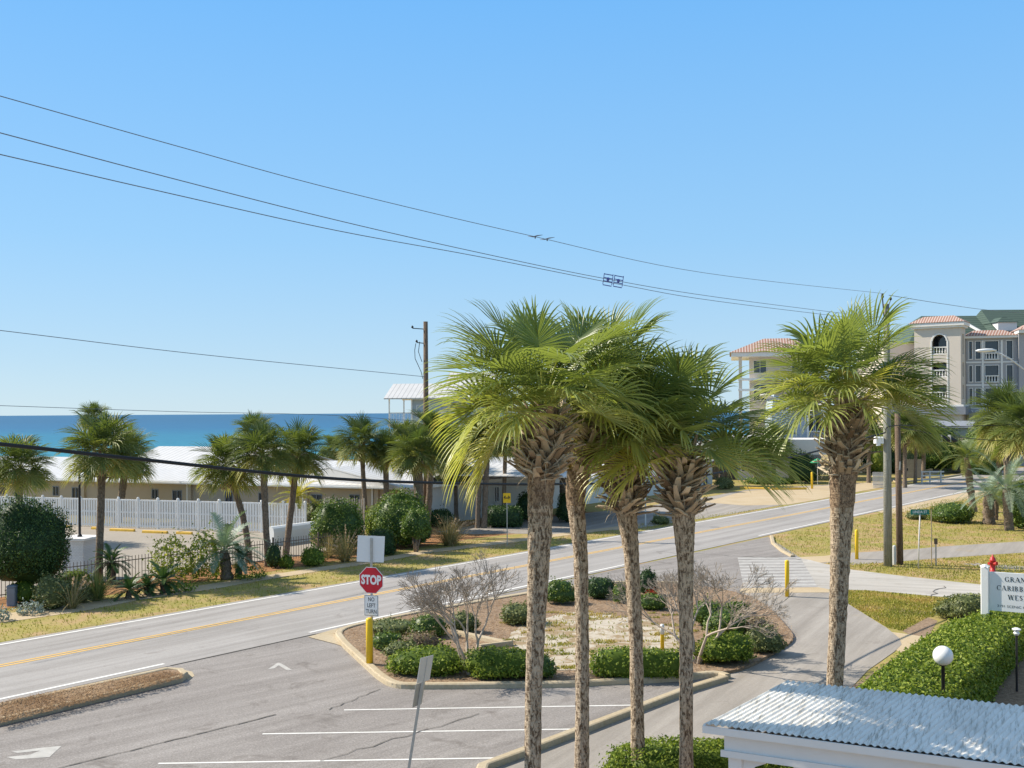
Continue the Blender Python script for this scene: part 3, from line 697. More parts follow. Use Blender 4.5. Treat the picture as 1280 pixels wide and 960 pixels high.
SW = [0, 100, 250, 500, 1000, 2000, 4000, 8000, 16000, 30000, 45000]
vs = [tuple(w0 + cd * t_ - RN * s_ + Vector((0, 0, -8))) for s_ in SW for t_ in TW]; nt_ = len(TW)
g.add(vs, [(r_ * nt_ + k_, r_ * nt_ + k_ + 1, (r_ + 1) * nt_ + k_ + 1, (r_ + 1) * nt_ + k_) for r_ in range(len(SW) - 1) for k_ in range(nt_ - 1)])
struct('sea', g, seamat())

# parking lot, road, paths -------------------------------------------------
seT = 26.5
g = MB(); lotR = PP([(935, 738), (905, 849), (891, 852)])
g.sheet([rs(-60, HALF - 0.3), (P(960, 671).x, P(960, 671).y), (P(1003, 699).x, P(1003, 699).y), (P(1023, 735).x, P(1023, 735).y), (P(905, 849).x, P(905, 849).y), (7.5, 24), (7.5, -12), (-60, -12)], 0.008)
struct('parking_lot', g, M['asphalt_lot'])
def road_edge(s, ts=(-70, 200)):
    return [rs(t, s) for t in ts]
TE = 118
g = MB(); w = HALF + 0.25
curve = [(TE + 0, 0), (TE + 20, 3.0), (TE + 45, 12), (TE + 80, 30)]
g.sheet([rs(-70, -w), rs(TE, -w), rs(TE + 20, 3 - w), rs(TE + 45, 12 - w), rs(TE + 80, 30 - w), rs(TE + 80, 30 + w), rs(TE + 45, 12 + w), rs(TE + 20, 3 + w), rs(TE, w), rs(-70, w)], 0.018)
struct('road', g, M['asphalt_road'])
def wear(mat, ang, amount=0.35):
    nt = M[mat].node_tree; b = nt.nodes['Principled BSDF']; src = b.inputs['Base Color'].links[0].from_socket
    tc_ = nt.nodes.new('ShaderNodeTexCoord'); r1 = nt.nodes.new('ShaderNodeMapping'); r1.inputs['Rotation'].default_value = (0, 0, -ang); r2 = nt.nodes.new('ShaderNodeMapping'); r2.inputs['Scale'].default_value = (0.06, 1.1, 1)
    nt.links.new(tc_.outputs['Object'], r1.inputs[0]); nt.links.new(r1.outputs[0], r2.inputs[0]); n = noise(nt, 1.3, 6, 0.7, r2.outputs[0]); r = ramp(nt, [(0.35, (0.80, 0.79, 0.78)), (0.65, (1.12, 1.12, 1.12))])
    nt.links.new(n.outputs['Fac'], r.inputs['Fac']); n2 = noise(nt, 0.9, 5, 0.7, tc_.outputs['Object'], 1.0); r3 = ramp(nt, [(0.60, (1, 1, 1)), (0.72, (0.78, 0.76, 0.75))]); nt.links.new(n2.outputs['Fac'], r3.inputs['Fac'])
    nt.links.new(mixc(nt, 1.0, mixc(nt, 1.0, src, r.outputs['Color'], 'MULTIPLY'), r3.outputs['Color'], 'MULTIPLY'), b.inputs['Base Color'])
wear('asphalt_road', math.atan2(RD.y, RD.x)); wear('asphalt_lot', R(42)); wear('path', R(60)); wear('concrete', R(-20))
def strip_line(name, s0, s1, t0, t1, mat, z=0.023, jitter=0):
    g = MB(); g.sheet([rs(t0, s0), rs(t1, s0), rs(t1, s1), rs(t0, s1)], z); struct(name, g, mat)
strip_line('road_edge_line', -HALF + 0.02, -HALF + 0.16, -70, TE, M['white_line'])
tk = st(P(207, 831))[0]; ti = st(P(395, 793))[0]; tm = st(P(800, 706))[0]; tr = st(P(962, 671))[0]
for a, b in ((-70, tk), (ti, tm), (tr, TE)): strip_line('road_edge_line', HALF - 0.16, HALF - 0.02, a, b, M['white_line'])
yc = st(P(0, 832))[1]; yc2 = st(P(1205, 603.7))[1]; yc = (yc + yc2 + st(P(550, 727.5))[1] + st(P(320, 770))[1]) / 4
strip_line('road_centre_line', yc - 0.17, yc - 0.06, -70, TE, M['yellow_line']); strip_line('road_centre_line', yc + 0.06, yc + 0.17, -70, TE, M['yellow_line'])
g = MB(); g.sheet([rs(tk, HALF + 0.22), rs(ti, HALF + 0.22), rs(ti, HALF + 0.27), rs(tk, HALF + 0.27)], 0.0225)
def wander(g, a, b, w=0.04, amp=0.12, n=14, seed=3, z=0.0225):
    rg = random.Random(seed); pts = []
    for i in range(n + 1):
        f = i / n; q = Vector(a) * (1 - f) + Vector(b) * f; d = (Vector(b) - Vector(a)).normalized(); q += Vector((-d.y, d.x, 0)) * rg.uniform(-amp, amp); pts.append(q)
    for i in range(n):
        d = (pts[i + 1] - pts[i]).normalized(); o = Vector((-d.y, d.x, 0)) * w / 2 * rg.uniform(0.6, 1.3)
        g.add([pts[i] - o, pts[i + 1] - o, pts[i + 1] + o, pts[i] + o], [(0, 1, 2, 3)]); 
        for k in range(4): v = g.v[-1 - k]; g.v[-1 - k] = (v[0], v[1], z + 0.0004 * (i % 2))
wander(g, P(70, 962), P(345, 894), 0.04, 0.02, 20, 5); wander(g, P(410, 888), P(475, 862), 0.03, 0.05, 10, 8)
wander(g, P(400, 952), P(600, 893), 0.03, 0.08, 14, 9); wander(g, P(1160, 748), P(1180, 733), 0.05, 0.2, 8, 10)
wander(g, P(820, 690), P(1010, 700), 0.04, 0.25, 24, 12)
struct('pavement_joints', g, M['crack'])
g = MB()
for a, b in (((430, 888), (792, 882)), ((328, 918), (716, 912)), ((198, 955), (628, 948))):
    a, b = P(*a), P(*b); d = (b - a).normalized(); o = Vector((-d.y, d.x, 0)) * 0.038
    g.sheet([tuple(a - o)[:2], tuple(b - o)[:2], tuple(b + o)[:2], tuple(a + o)[:2]], 0.013)
struct('parking_stall_lines', g, M['white_line'])
g = MB(); g.sheet(PP([(8, 947), (20, 950), (62, 947), (77, 933), (55, 935), (15, 940), (22, 942), (50, 939), (38, 944)]), 0.013)
g.sheet(PP([(335, 837), (347, 829), (350, 831), (343, 836)]), 0.013); g.sheet(PP([(348, 829), (353, 830.5), (365, 838), (358, 838), (348, 832)]), 0.0135)
struct('painted_arrows', g, M['faded_line'])
# shared path and its crossing
g = MB(); g.sheet(PP([(925, 737), (1036, 737), (1052, 750), (1076, 765), (1108, 785), (1124, 798), (1127, 806), (1118, 815), (1085, 838), (1066, 858)]) +
         [(6.9, 22.0), (6.6, 20.4), (1.7, 20.3), (-1.0, 13), (-1, -12), (14, -12), (14, -12.5), (-1.6, -12.5), (-1.6, 12)] + PP([(600, 962), (640, 949), (893, 848), (920, 836), (960, 812), (982, 800), (972, 788), (945, 760)]), 0.013)
struct('shared_path', g, M['path'])
g = MB(); xa, xb, xc, xd = P(922, 697), P(1000, 697), P(1022, 734), P(930, 736)
g.sheet([tuple(p)[:2] for p in (xa, xb, xc, xd)], 0.0125); struct('crossing_slab', g, M['asphalt_road'])
g = MB()
for i in range(10):
    f0, f1 = (i + 0.15) / 10, (i + 0.6) / 10
    g.sheet([tuple(p)[:2] for p in (xa.lerp(xd, f0), xb.lerp(xc, f0), xb.lerp(xc, f1), xa.lerp(xd, f1))], 0.0165)
struct('crosswalk_bars', g, M['faded_line'])
g = MB(); g.sheet(PP([(925, 737), (930, 735.5), (1023, 734.5), (1036, 737), (1037, 741), (925, 741.5)]), 0.0175)
g.sheet(PP([(1112, 790), (1128, 792), (1160, 797), (1150, 806), (1130, 818), (1118, 812), (1124, 804)]), 0.0095)
struct('kerb_ramp', g, M['tan_concrete'])
g = MB(); g.sheet(PP([(1000, 698), (1012, 700), (1025, 703.5), (1066, 712.5), (1135, 721), (1226, 731), (1290, 738), (1420, 752), (1420, 775), (1290, 759), (1215, 752), (1185, 747), (1085, 738), (1036, 737), (1020, 735)]), 0.0095)
struct('concrete_drive', g, M['concrete'])
g = MB(); g.sheet(PP([(988, 697), (1030, 695), (1065, 691), (1130, 687.5), (1180, 683), (1290, 676), (1430, 668), (1430, 684), (1290, 690), (1172, 698), (1110, 703), (1066, 706), (1025, 703.5), (1005, 700)]), 0.006)
g.sheet(PP([(1202, 705), (1218, 703.5), (1290, 709), (1330, 713), (1290, 713), (1250, 711)]), 0.006)
struct('sidewalk', g, M['path'])
g = MB(); g.sheet(PP([(988, 697), (1030, 695), (1065, 691), (1062, 700), (1025, 703.5), (1005, 700)]), 0.0078); struct('sidewalk_ramp', g, M['tan_concrete'])
g = MB(); g.sheet(PP([(1062, 753), (1080, 756), (1122, 760), (1166, 765), (1160, 768), (1120, 764), (1075, 759)]), 0.004)
g.sheet(PP([(1128, 789), (1160, 772), (1172, 776), (1160, 797), (1140, 795)]), 0.004)
struct('bare_soil', g, M['mulch'])
# far side of the road
sw0 = [(-60, 790), (0, 779), (105, 764), (175, 750), (270, 736), (320, 727), (400, 714), (455, 706), (537, 691.5), (620, 681), (700, 670.5), (800, 658)]
sw1 = [(800, 654.5), (700, 667), (620, 677), (537, 687), (455, 701), (400, 709), (320, 721.5), (270, 729), (175, 743), (105, 754), (0, 768), (-60, 777)]
g = MB(); g.sheet(PP(sw0 + sw1), 0.010); struct('far_sidewalk', g, M['tan_concrete'])
bed = [(-90, 785), (0, 762), (60, 754), (150, 742), (250, 727), (330, 716), (400, 704), (450, 696), (540, 681), (600, 672), (690, 662), (800, 650), (800, 640), (720, 640), (640, 650), (560, 652), (500, 660), (445, 683), (395, 693), (300, 705), (180, 720), (60, 738), (-90, 760)]
g = MB(); g.sheet(PP(bed), 0.006); struct('planting_bed', g, M['mulch_red'])
g = MB(); g.sheet(PP([(-160, 655), (60, 655), (235, 661), (330, 663), (400, 668), (445, 680), (395, 694), (300, 706), (180, 721), (60, 740), (-160, 770)]), 0.004); struct('fenced_car_park', g, M['lot_tan'])
g = MB(); g.sheet(PP([(545, 665), (600, 655), (700, 645), (800, 634), (880, 622), (935, 612), (1035, 606), (1110, 602), (1116, 606.5), (1020, 624), (945, 637), (905, 644), (800, 660), (700, 668), (640, 667), (590, 668)]), 0.0085); struct('far_driveway', g, M['path'])
g = MB(); g.sheet(PP([(880, 628), (930, 614), (1035, 607), (1110, 602), (1116, 606.5), (1020, 625), (985, 631), (930, 632)]), 0.0125); struct('tan_apron', g, M['tan_concrete'])
g = MB(); g.sheet(PP([(1090, 637), (1130, 622), (1200, 614), (1212, 612), (1240, 612), (1226, 620), (1160, 634), (1110, 644)]), 0.006); struct('road_shoulder', g, M['tan_concrete'])
# kerbs -------------------------------------------------------------------
def kerb_mb(g, pts, w=0.22, h=0.15, closed=False, m=0, seg=0.0):
    pts = [Vector((p[0], p[1], 0)) for p in pts]; n = len(pts); rows = []
    for i, p in enumerate(pts):
        a = pts[(i - 1) % n] if (closed or i > 0) else p; b = pts[(i + 1) % n] if (closed or i < n - 1) else p
        d = (b - a).normalized(); o = Vector((-d.y, d.x, 0)) * w
        rows.append([p, p + Vector((0, 0, h * 0.8)) + o * 0.06, p + o * 0.22 + Vector((0, 0, h)), p + o * 0.85 + Vector((0, 0, h)), p + o + Vector((0, 0, h * 0.9)), p + o])
    vs = [q for r in rows for q in r]; fs = []
    for i in range(n if closed else n - 1):
        for k in range(5): a = i * 6 + k; b = ((i + 1) % n) * 6 + k; fs.append((a, b, b + 1, a + 1))
    if not closed: fs.append((0, 1, 2, 3, 4, 5)); fs.append(tuple((n - 1) * 6 + k for k in (5, 4, 3, 2, 1, 0)))
    g.add(vs, fs, m)
def smooth_pts(pts, it=2, closed=True):
    for _ in range(it):
        q = []; n = len(pts)
        for i in range(n if closed else n - 1):
            a, b = pts[i], pts[(i + 1) % n]; q += [(a[0] * .75 + b[0] * .25, a[1] * .75 + b[1] * .25), (a[0] * .25 + b[0] * .75, a[1] * .25 + b[1] * .75)]
        pts = q if closed else [pts[0]] + q + [pts[-1]]
    return pts
isl = smooth_pts(PP([(415, 791), (424, 806), (440, 821), (456, 836), (472, 851), (490, 861), (520, 862.5), (640, 861), (717, 860), (760, 857), (855, 852.5), (893, 846), (934, 841), (976, 817), (999, 802), (989, 787), (964, 760), (939, 746), (898, 737), (850, 731), (762, 729), (660, 744), (560, 761), (470, 778)]), 2)
iso = smooth_pts(PP([(905, 850), (893, 846), (855, 852.5), (760, 857), (717, 860), (640, 861), (520, 862.5), (490, 861), (472, 851), (456, 836), (440, 821), (424, 806), (415, 791), (470, 778), (560, 761), (660, 744), (762, 729), (850, 731)]), 2, False)
g = MB(); kerb_mb(g, iso[::-1], 0.24, 0.15, False); struct('kerb_around_island', g, M['kerb'])
inner = [(p[0], p[1]) for p in isl]
cxm = sum(p[0] for p in inner) / len(inner); cym = sum(p[1] for p in inner) / len(inner)
g = MB(); g.prism([(cxm + (p[0] - cxm) * 0.985, cym + (p[1] - cym) * 0.985) for p in inner], 0.0, 0.10); struct('island_mulch', g, M['mulch'])
sandp = PP([(640, 790), (665, 775), (705, 765), (760, 767), (800, 773), (850, 789), (865, 803), (850, 822), (790, 826), (735, 838), (690, 842), (665, 822), (636, 806)], 0.1)
sandp = [(a + RNG.normal(0, 0.12), b + RNG.normal(0, 0.12)) for a, b in smooth_pts(sandp, 2)]
g = MB(); g.sheet(sandp, 0.112); struct('sandy_patch', g, M['sand'])
g = MB(); g.sheet(PP([(385, 797), (415, 788), (470, 775), (560, 757), (660, 740), (660, 744), (560, 761), (470, 779), (418, 793), (428, 809), (420, 806)]), 0.0262); struct('gutter_apron', g, M['kerb'])
lisl = [rs(-60, HALF + 0.85), tuple(P(205, 841))[:2], tuple(P(230, 842))[:2], tuple(P(236, 847))[:2], tuple(P(228, 853))[:2], tuple(P(0, 908))[:2]]
lo = Vector((*lisl[5], 0)); ld = (lo - P(228, 853)).normalized(); lisl.append(tuple(lo + ld * 40)[:2])
g = MB(); kerb_mb(g, lisl, -0.22, 0.17, True); struct('kerb_along_lot', g, M['kerb'])
cm = (sum(p[0] for p in lisl) / 7, sum(p[1] for p in lisl) / 7)
g = MB(); g.sheet([rs(-60, HALF + 0.95), tuple(P(205, 842.5))[:2], tuple(P(228, 844))[:2], tuple(P(228, 849))[:2], tuple(P(2, 904))[:2], tuple(P(2, 904) + ld * 40)[:2]], 0.14); struct('verge_mulch', g, M['mulch'])
g = MB(); g.sheet(PP([(222, 836), (240, 840), (243, 845), (236, 851), (228, 845)]), 0.012); struct('kerb_end_slab', g, M['kerb'])
dk = [tuple(P(901, 850))[:2], tuple(P(855, 864))[:2], tuple(P(640, 946))[:2], tuple(P(596, 963))[:2], (-1.6, 12.5), (-1.7, -12)]
g = MB(); kerb_mb(g, dk, 0.25, 0.16); struct('kerb_beside_path', g, M['kerb'])
g = MB(); g.sheet(PP([(1055, 866), (1130, 815), (1170, 790), (1235, 745), (1500, 745), (1500, 900)]) + [(16, 20), (12, 14.5), (7.6, 15), (7.2, 22)], 0.02); struct('bed_by_canopy', g, M['mulch'])
g = MB(); g.sheet([(1.6, 20.2), (6.4, 20.3), (7.0, 21.8), (9.0, 22.5), (12, 14.4), (11.8, 9), (-0.9, 9), (-0.9, 13)], 0.025); struct('palm_bed', g, M['mulch'])
g = MB(); kerb_mb(g, PP([(1212, 592), (1180, 597), (1120, 604), (1116, 601), (1150, 594.5), (1210, 588)]), 0.2, 0.15, True); struct('far_kerb', g, M['kerb'])
g = MB(); kerb_mb(g, PP([(962, 671), (964, 680), (976, 690), (988, 696.5)]), 0.2, 0.10); struct('corner_kerb', g, M['kerb'])

# ground cover stuff
rg = np.random.default_rng(5); S = Soup()
rdpoly = [rs(-70, -HALF - 0.3), rs(TE, -HALF - 0.3), rs(TE, HALF + 0.3), rs(-70, HALF + 0.3)]
swp = PP(sw0 + sw1)
v1 = [rs(-8, -HALF - 0.28), rs(62, -HALF - 0.28)] + PP([(800, 655), (700, 668), (620, 679), (537, 689), (455, 703), (400, 711), (320, 724), (270, 732), (175, 746), (105, 758), (0, 772), (-60, 782)])
scatter(S, rg, v1, 26000, 'blade', 0.07, 0, (swp,))
v1b = PP([(-60, 777), (0, 768), (105, 753), (270, 729), (400, 709), (537, 687), (620, 677), (620, 672), (540, 681), (400, 705), (250, 727), (60, 754), (-60, 770)]); scatter(S, rg, v1b, 5000, 'blade', 0.06)
v2 = PP([(965, 671), (1090, 644), (1180, 625), (1290, 612), (1430, 600), (1430, 667), (1290, 675), (1130, 686.5), (1065, 690), (990, 696), (966, 682)]); scatter(S, rg, v2, 30000, 'blade', 0.08, 0)
v3 = PP([(1030, 704), (1110, 704), (1172, 699), (1290, 691), (1430, 686), (1430, 750), (1290, 737), (1226, 730), (1135, 720), (1066, 712)]); scatter(S, rg, v3, 14000, 'blade', 0.07)
v4 = PP([(1036, 738), (1085, 739), (1185, 748), (1215, 753), (1180, 768), (1160, 772), (1128, 789), (1110, 785), (1076, 765), (1052, 750)]); scatter(S, rg, v4, 12000, 'blade', 0.06)
struct('grass', S.mesh('grass', M['blade']), None, 'stuff')
S = Soup(); scatter(S, rg, sandp, 500, 'blade', 0.07, 0.112); m_ = 60
for i in range(m_):
    q = sandp[0]; 
    c = (np.array([rg.uniform(min(p[0] for p in sandp), max(p[0] for p in sandp)), rg.uniform(min(p[1] for p in sandp), max(p[1] for p in sandp))]))
    a = np.linspace(0, 6.28, 8)[:-1]; rr = rg.uniform(0.1, 0.45)
    scatter(S, rg, [(c[0] + math.cos(t) * rr * 1.6, c[1] + math.sin(t) * rr * 0.6) for t in a], int(300 * rr), 'blade', 0.06, 0.11)
struct('weeds_on_sand', S.mesh('weeds_on_sand', M['blade']), None, 'stuff')
S = Soup(); scatter(S, rg, inner, 16000, 'needle', 0.09, 0.105, (sandp,)); scatter(S, rg, PP([(0, 878), (205, 839), (228, 842), (226, 849), (0, 905)], 0.17), 6000, 'needle', 0.08, 0.175)
scatter(S, rg, PP(bed), 9000, 'needle', 0.12, 0.01)
struct('pine_straw', S.mesh('pine_straw', M['straw']), None, 'stuff')

# ================================================================ BUILDINGS
def frame_of(A, B):
    A, B = Vector(A), Vector(B); d = B - A; return math.atan2(d.y, d.x), d.length
def window(parent, x0, x1, z0, z1, yw, label=None, m='white_paint', split=1, glass='glass', deep=0.10, bar=0.05):
    g = MB(); b = bar
    g.box(x0, x1, yw - 0.03, yw + deep, z0, z0 + b); g.box(x0, x1, yw - 0.03, yw + deep, z1 - b, z1)
    g.box(x0, x0 + b, yw - 0.027, yw + deep, z0 + b, z1 - b); g.box(x1 - b, x1, yw - 0.027, yw + deep, z0 + b, z1 - b)
    for k in range(1, split + 1):
        if split > 1 or k < split: 
            xm = x0 + (x1 - x0) * k / (split + 0 if split > 1 else 1)
            if k < split: g.box(xm - b / 2, xm + b / 2, yw - 0.02, yw + deep, z0 + b, z1 - b)
    w = part('window', g, M[m], parent)
    p = MB(); p.box(x0 + b * 0.7, x1 - b * 0.7, yw + deep * 0.45, yw + deep * 0.6, z0 + b * 0.7, z1 - b * 0.7); part('pane', p, M[glass], w)
    return w
# long low beige building behind the white fence
A0 = Vector((-38.9, 79, 0)); B0 = Vector((-6.6, 65.8, 0)); dA = (B0 - A0).normalized(); st0 = A0 - dA * 10
rz, _ = frame_of(st0, B0); LA = (B0 - st0).length
t = thing('beach_building', 'long low beige building with a white metal roof behind the white fence', 'building', st0, rz)
def la(px): return along(st0, dA, px)
holes = []; wins = []
for x0, x1, z0, z1, k in ((-20, 2, 1.3, 2.1, 0), (60, 68, 1.35, 2.05, 0), (84, 94, 0.05, 2.0, 1), (184, 192.5, 1.35, 2.05, 0), (210, 222, 0.05, 2.0, 1), (276, 286, 0.05, 2.0, 1), (318, 330, 0.6, 2.0, 1), (383.5, 398, 1.2, 2.0, 0), (432, 445, 1.2, 2.05, 0), (475, 484, 0.05, 2.0, 1)):
    a, b = la(x0), la(x1)
    holes.append((a, b, z0, z1)); wins.append((a, b, z0, z1, k))
g = MB(); g.wall(0, LA - 0.4, 0, 2.52, 0.45, 0.7, holes); g.box(0, 0.25, 0.7, 15, 0, 2.5); g.box(0, LA - 0.4, 15, 15.2, 0, 2.5); part('wall', g, M['beige_wall'], t)
for a, b, z0, z1, k in wins: window(t, a, b, z0, z1, 0.45, m='slate', split=2 if (b - a) > 0.55 else 1, glass='curtain' if k and (b - a) < 0.5 else 'glass', bar=0.05)
for px in (94, 227, 372, 460): a = la(px) + 0.3; g = MB(); g.box(a, a + 0.28, 0.25, 0.45, 0, 2.5); part('pilaster', g, M['beige_wall'], t)
def gable(g, x0, x1, y0, y1, ze, zr, th=0.12, yr=None, m=0):
    yr = (y0 + y1) / 2 if yr is None else yr
    for a, b, za, zb in ((y0, yr, ze, zr), (y1, yr, ze, zr)):
        g.add([(x0, a, za - th), (x1, a, za - th), (x1, b, zb - th), (x0, b, zb - th), (x0, a, za), (x1, a, za), (x1, b, zb), (x0, b, zb)],
              [(0, 3, 2, 1), (4, 5, 6, 7), (0, 1, 5, 4), (1, 2, 6, 5), (2, 3, 7, 6), (3, 0, 4, 7)], m)
g = MB(); gable(g, -0.5, LA + 0.3, -0.05, 16, 2.66, 3.85, 0.06); gable(g, LA + 0.3, LA + 11, 4.0, 16, 3.22, 3.85, 0.06, yr=7.975); part('roof', g, M['metal_roof'], t)
g = MB(); g.box(-0.5, LA + 0.2, -0.07, -0.053, 2.5, 2.69); part('fascia', g, M['trim'], t)
a, b = along(st0 - Vector((0, 0, 0)) + Vector((dA.y, -dA.x, 0)) * -8, dA, 183), along(st0 + Vector((-dA.y, dA.x, 0)) * 8, dA, 345)
g = MB(); gable(g, a, b, 3.0, 19, 2.95, 4.75, 0.08, yr=9.5); g.box(a + 0.1, a + 0.22, 3.4, 15, 2.8, 3.2); part('upper_roof', g, M['metal_roof'], t)
for k, (x, y, z) in enumerate(((14, 4.2, 3.3), (22, 2.2, 3.0), (31, 3.0, 3.1), (38, 5.0, 3.4))):
    g = MB(); g.lathe([(0.07, -0.2), (0.07, 0.35), (0.13, 0.36), (0.13, 0.46), (0.02, 0.5)], 8, (x, y, z)); part('roof_vent', g, M['galv'], t)
g = MB(); g.box(-0.5, LA + 0.2, -0.19, -0.075, 2.50, 2.60)
part('gutter', g, M['trim'], t)
for px in (100, 230, 375, 462): g = MB(); a = la(px); g.box(a - 0.05, a + 0.05, 0.30, 0.38, 0, 2.5); part('downpipe', g, M['trim'], t)
# white wing running along the street
W1 = Vector((19.6, 99.8, 0)); rzw, LW = frame_of(B0, W1); dW = (W1 - B0).normalized()
t = thing('street_wing', 'white single storey wing with metal roof running away along the street behind palms', 'building', B0, rzw)
def lw(px): return along(B0, dW, px)
holes = [(lw(x0), lw(x1), z0, z1) for x0, x1, z0, z1 in ((534, 542, 1.1, 2.0), (608, 612, 1.0, 2.1), (624, 630, 1.0, 2.1), (818, 830, 0.9, 2.1), (874, 880, 0.1, 2.1), (884, 890, 0.1, 2.1))]
g = MB(); g.wall(0.1, LW, 0, 2.52, 0.45, 0.7, holes); g.box(LW - 0.25, LW, 0.7, 13, 0, 2.5); part('wall', g, M['white_wall'], t)
for h in holes: window(t, *h, 0.45, split=2)
g = MB(); gable(g, -0.6, LW + 0.5, -0.1, 13.5, 2.66, 3.75, 0.06); g.add([(-0.58, 0, 2.6), (-0.58, 13.4, 2.6), (-0.58, 6.7, 3.68)], [(0, 1, 2)]); part('roof', g, M['metal_roof'], t)
g = MB(); g.box(0, LW + 0.5, -0.12, -0.103, 2.5, 2.69); part('fascia', g, M['trim'], t)
# next building along
C0 = Q(922, 602, 111); C0.z = 0; C1 = Q(1013, 600, 109); C1.z = 0
rzc, LC = frame_of(C0, C1)
t = thing('low_white_building', 'low white building with dark porch posts beside the tan apron, behind the yellow kerb', 'building', C0, rzc)
g = MB(); g.wall(0, LC, 0, 2.7, 0, 0.25, ((0.4, 1.7, 0.9, 2.2),)); g.box(LC - 0.25, LC, 0.25, 9, 0, 2.7); g.box(0, 0.25, 0.25, 9, 0, 2.7); part('wall', g, M['white_wall'], t)
window(t, 0.4, 1.7, 0.9, 2.2, 0.0, split=2)
g = MB(); gable(g, -3.2, LC * 0.62, -0.6, 9, 2.9, 4.7, 0.1); part('roof', g, M['metal_roof'], t)
g = MB(); g.box(LC * 0.62 + .01, LC + 4, -0.05, 7, 2.72, 4.3); part('parapet', g, M['trim'], t)
g = MB()
for k in range(6): g.box(-6.5 + k * 1.1, -6.35 + k * 1.1, 0.0, 0.15, 0, 2.7)
g.box(-6.6, 0, 0.4, 0.5, 0.0, 2.6); part('porch_screen', g, M['iron'], t)
g = MB(); gable(g, -7, -3.0, -0.5, 6, 2.78, 4.0, 0.1); part('porch_roof', g, M['metal_roof'], t)
# clapboard house behind
hA = Q(965, 600, 120); hA.z = 0
t = thing('clapboard_house', 'blue grey clapboard house with a steep white gable roof behind the low white building', 'building', hA, R(-8))
g = MB(); g.box(0, 4.0, 0, 8, 0, 7.4); g.add([(0, 0.01, 7.4), (4.0, 0.01, 7.4), (0.3, 0.01, 9.2), (0, 8, 7.4), (4, 8, 7.4), (0.3, 8, 9.2)], [(0, 1, 2), (5, 4, 3), (1, 4, 5, 2), (0, 2, 5, 3)]); part('wall', g, M['clap'], t)
g = MB(); g.add([(-0.6, -0.6, 9.2), (4.9, -0.6, 6.5), (4.9, 8.5, 6.5), (-0.6, 8.5, 9.2), (-0.6, -0.6, 9.35), (4.9, -0.6, 6.65), (4.9, 8.5, 6.65), (-0.6, 8.5, 9.35)], [(0, 3, 2, 1), (4, 5, 6, 7), (0, 1, 5, 4), (1, 2, 6, 5), (2, 3, 7, 6), (3, 0, 4, 7)])
g.add([(4.4, 1.5, 6.9), (8.4, 1.5, 9.4), (8.4, 9, 9.4), (4.4, 9, 6.9), (4.4, 1.5, 7.05), (8.4, 1.5, 9.55), (8.4, 9, 9.55), (4.4, 9, 7.05)], [(0, 3, 2, 1), (4, 5, 6, 7), (0, 1, 5, 4), (1, 2, 6, 5), (2, 3, 7, 6), (3, 0, 4, 7)]); part('roof', g, M['metal_roof'], t)
window(t, 0.8, 1.7, 7.2, 8.0, -0.02)
g = MB(); g.box(4.0, 6.0, 1.5, 1.6, 3.9, 7.2); part('porch_wall', g, M['slate'], t)
for k in (4.2, 5.1): window(t, k, k + 0.7, 4.9, 6.6, 1.45)
g = MB(); g.box(3.95, 4.15, -0.1, 0.1, 3.9, 7.0); g.box(5.8, 5.95, -0.1, 0.05, 3.9, 7.3); g.box(4.15, 5.8, -0.1, -0.04, 4.9, 5.0); g.box(-0.2, 6.2, -0.2, 1.5, 3.6, 3.9)
for k in range(9): g.box(4.25 + k * 0.17, 4.29 + k * 0.17, -0.09, -0.05, 4.0, 4.9)
part('porch_rail', g, M['trim'], t)
# beach house at left of the group of palms
hB = Q(487, 600, 112); hB.z = 0
t = thing('beach_house', 'white raised beach house with open porch beside the far utility pole', 'building', hB, R(-6))
g = MB(); g.box(2.4, 8.5, 0, 8, 4.4, 8.8); part('wall', g, M['blue_grey'], t)
g = MB(); gable(g, -0.4, 9, -0.8, 8.6, 8.95, 10.6, 0.14); g.add([(-0.4, 0, 8.9), (-0.4, 7.6, 8.9), (-0.39, 3.9, 10.4)], [(0, 1, 2)]); part('roof', g, M['metal_roof'], t)
g = MB()
for x in (0.0, 1.6, 2.45): g.box(x, x + 0.13, -0.3, -0.17, 0, 8.9)
g.box(0, 8.5, -0.3, -0.22, 7.3, 7.4); g.box(-0.1, 8.5, -0.35, 8, 5.9, 6.15); g.box(-0.1, 8.5, -0.35, 8, 4.1, 4.35)
for k in range(14): g.box(0.15 + k * 0.17, 0.19 + k * 0.17, -0.28, -0.24, 6.15, 7.3)
part('porch', g, M['trim'], t)
window(t, 3.0, 4.2, 6.8, 8.2, -0.02); window(t, 2.8, 3.9, 4.6, 5.7, -0.02); 
g = MB(); g.box(2.6, 8.3, 0.4, 7.6, 0, 4.1); part('ground_floor', g, M['white_wall'], t)
hC = Q(561, 600, 122); hC.z = 0
t = thing('tall_beach_house', 'tall white beach house with pale roof mostly hidden behind the palm fronds', 'building', hC, R(-6))
g = MB(); g.box(0, 4.6, 0, 8, 0, 9.8); part('wall', g, M['white_wall'], t)
g = MB(); gable(g, -0.5, 5.2, -0.8, 8.8, 9.9, 12.2, 0.15); part('roof', g, M['metal_roof'], t)
window(t, 1.5, 2.8, 7.2, 8.8, -0.02, split=2); window(t, 3.2, 4.2, 7.2, 8.8, -0.02, split=2)

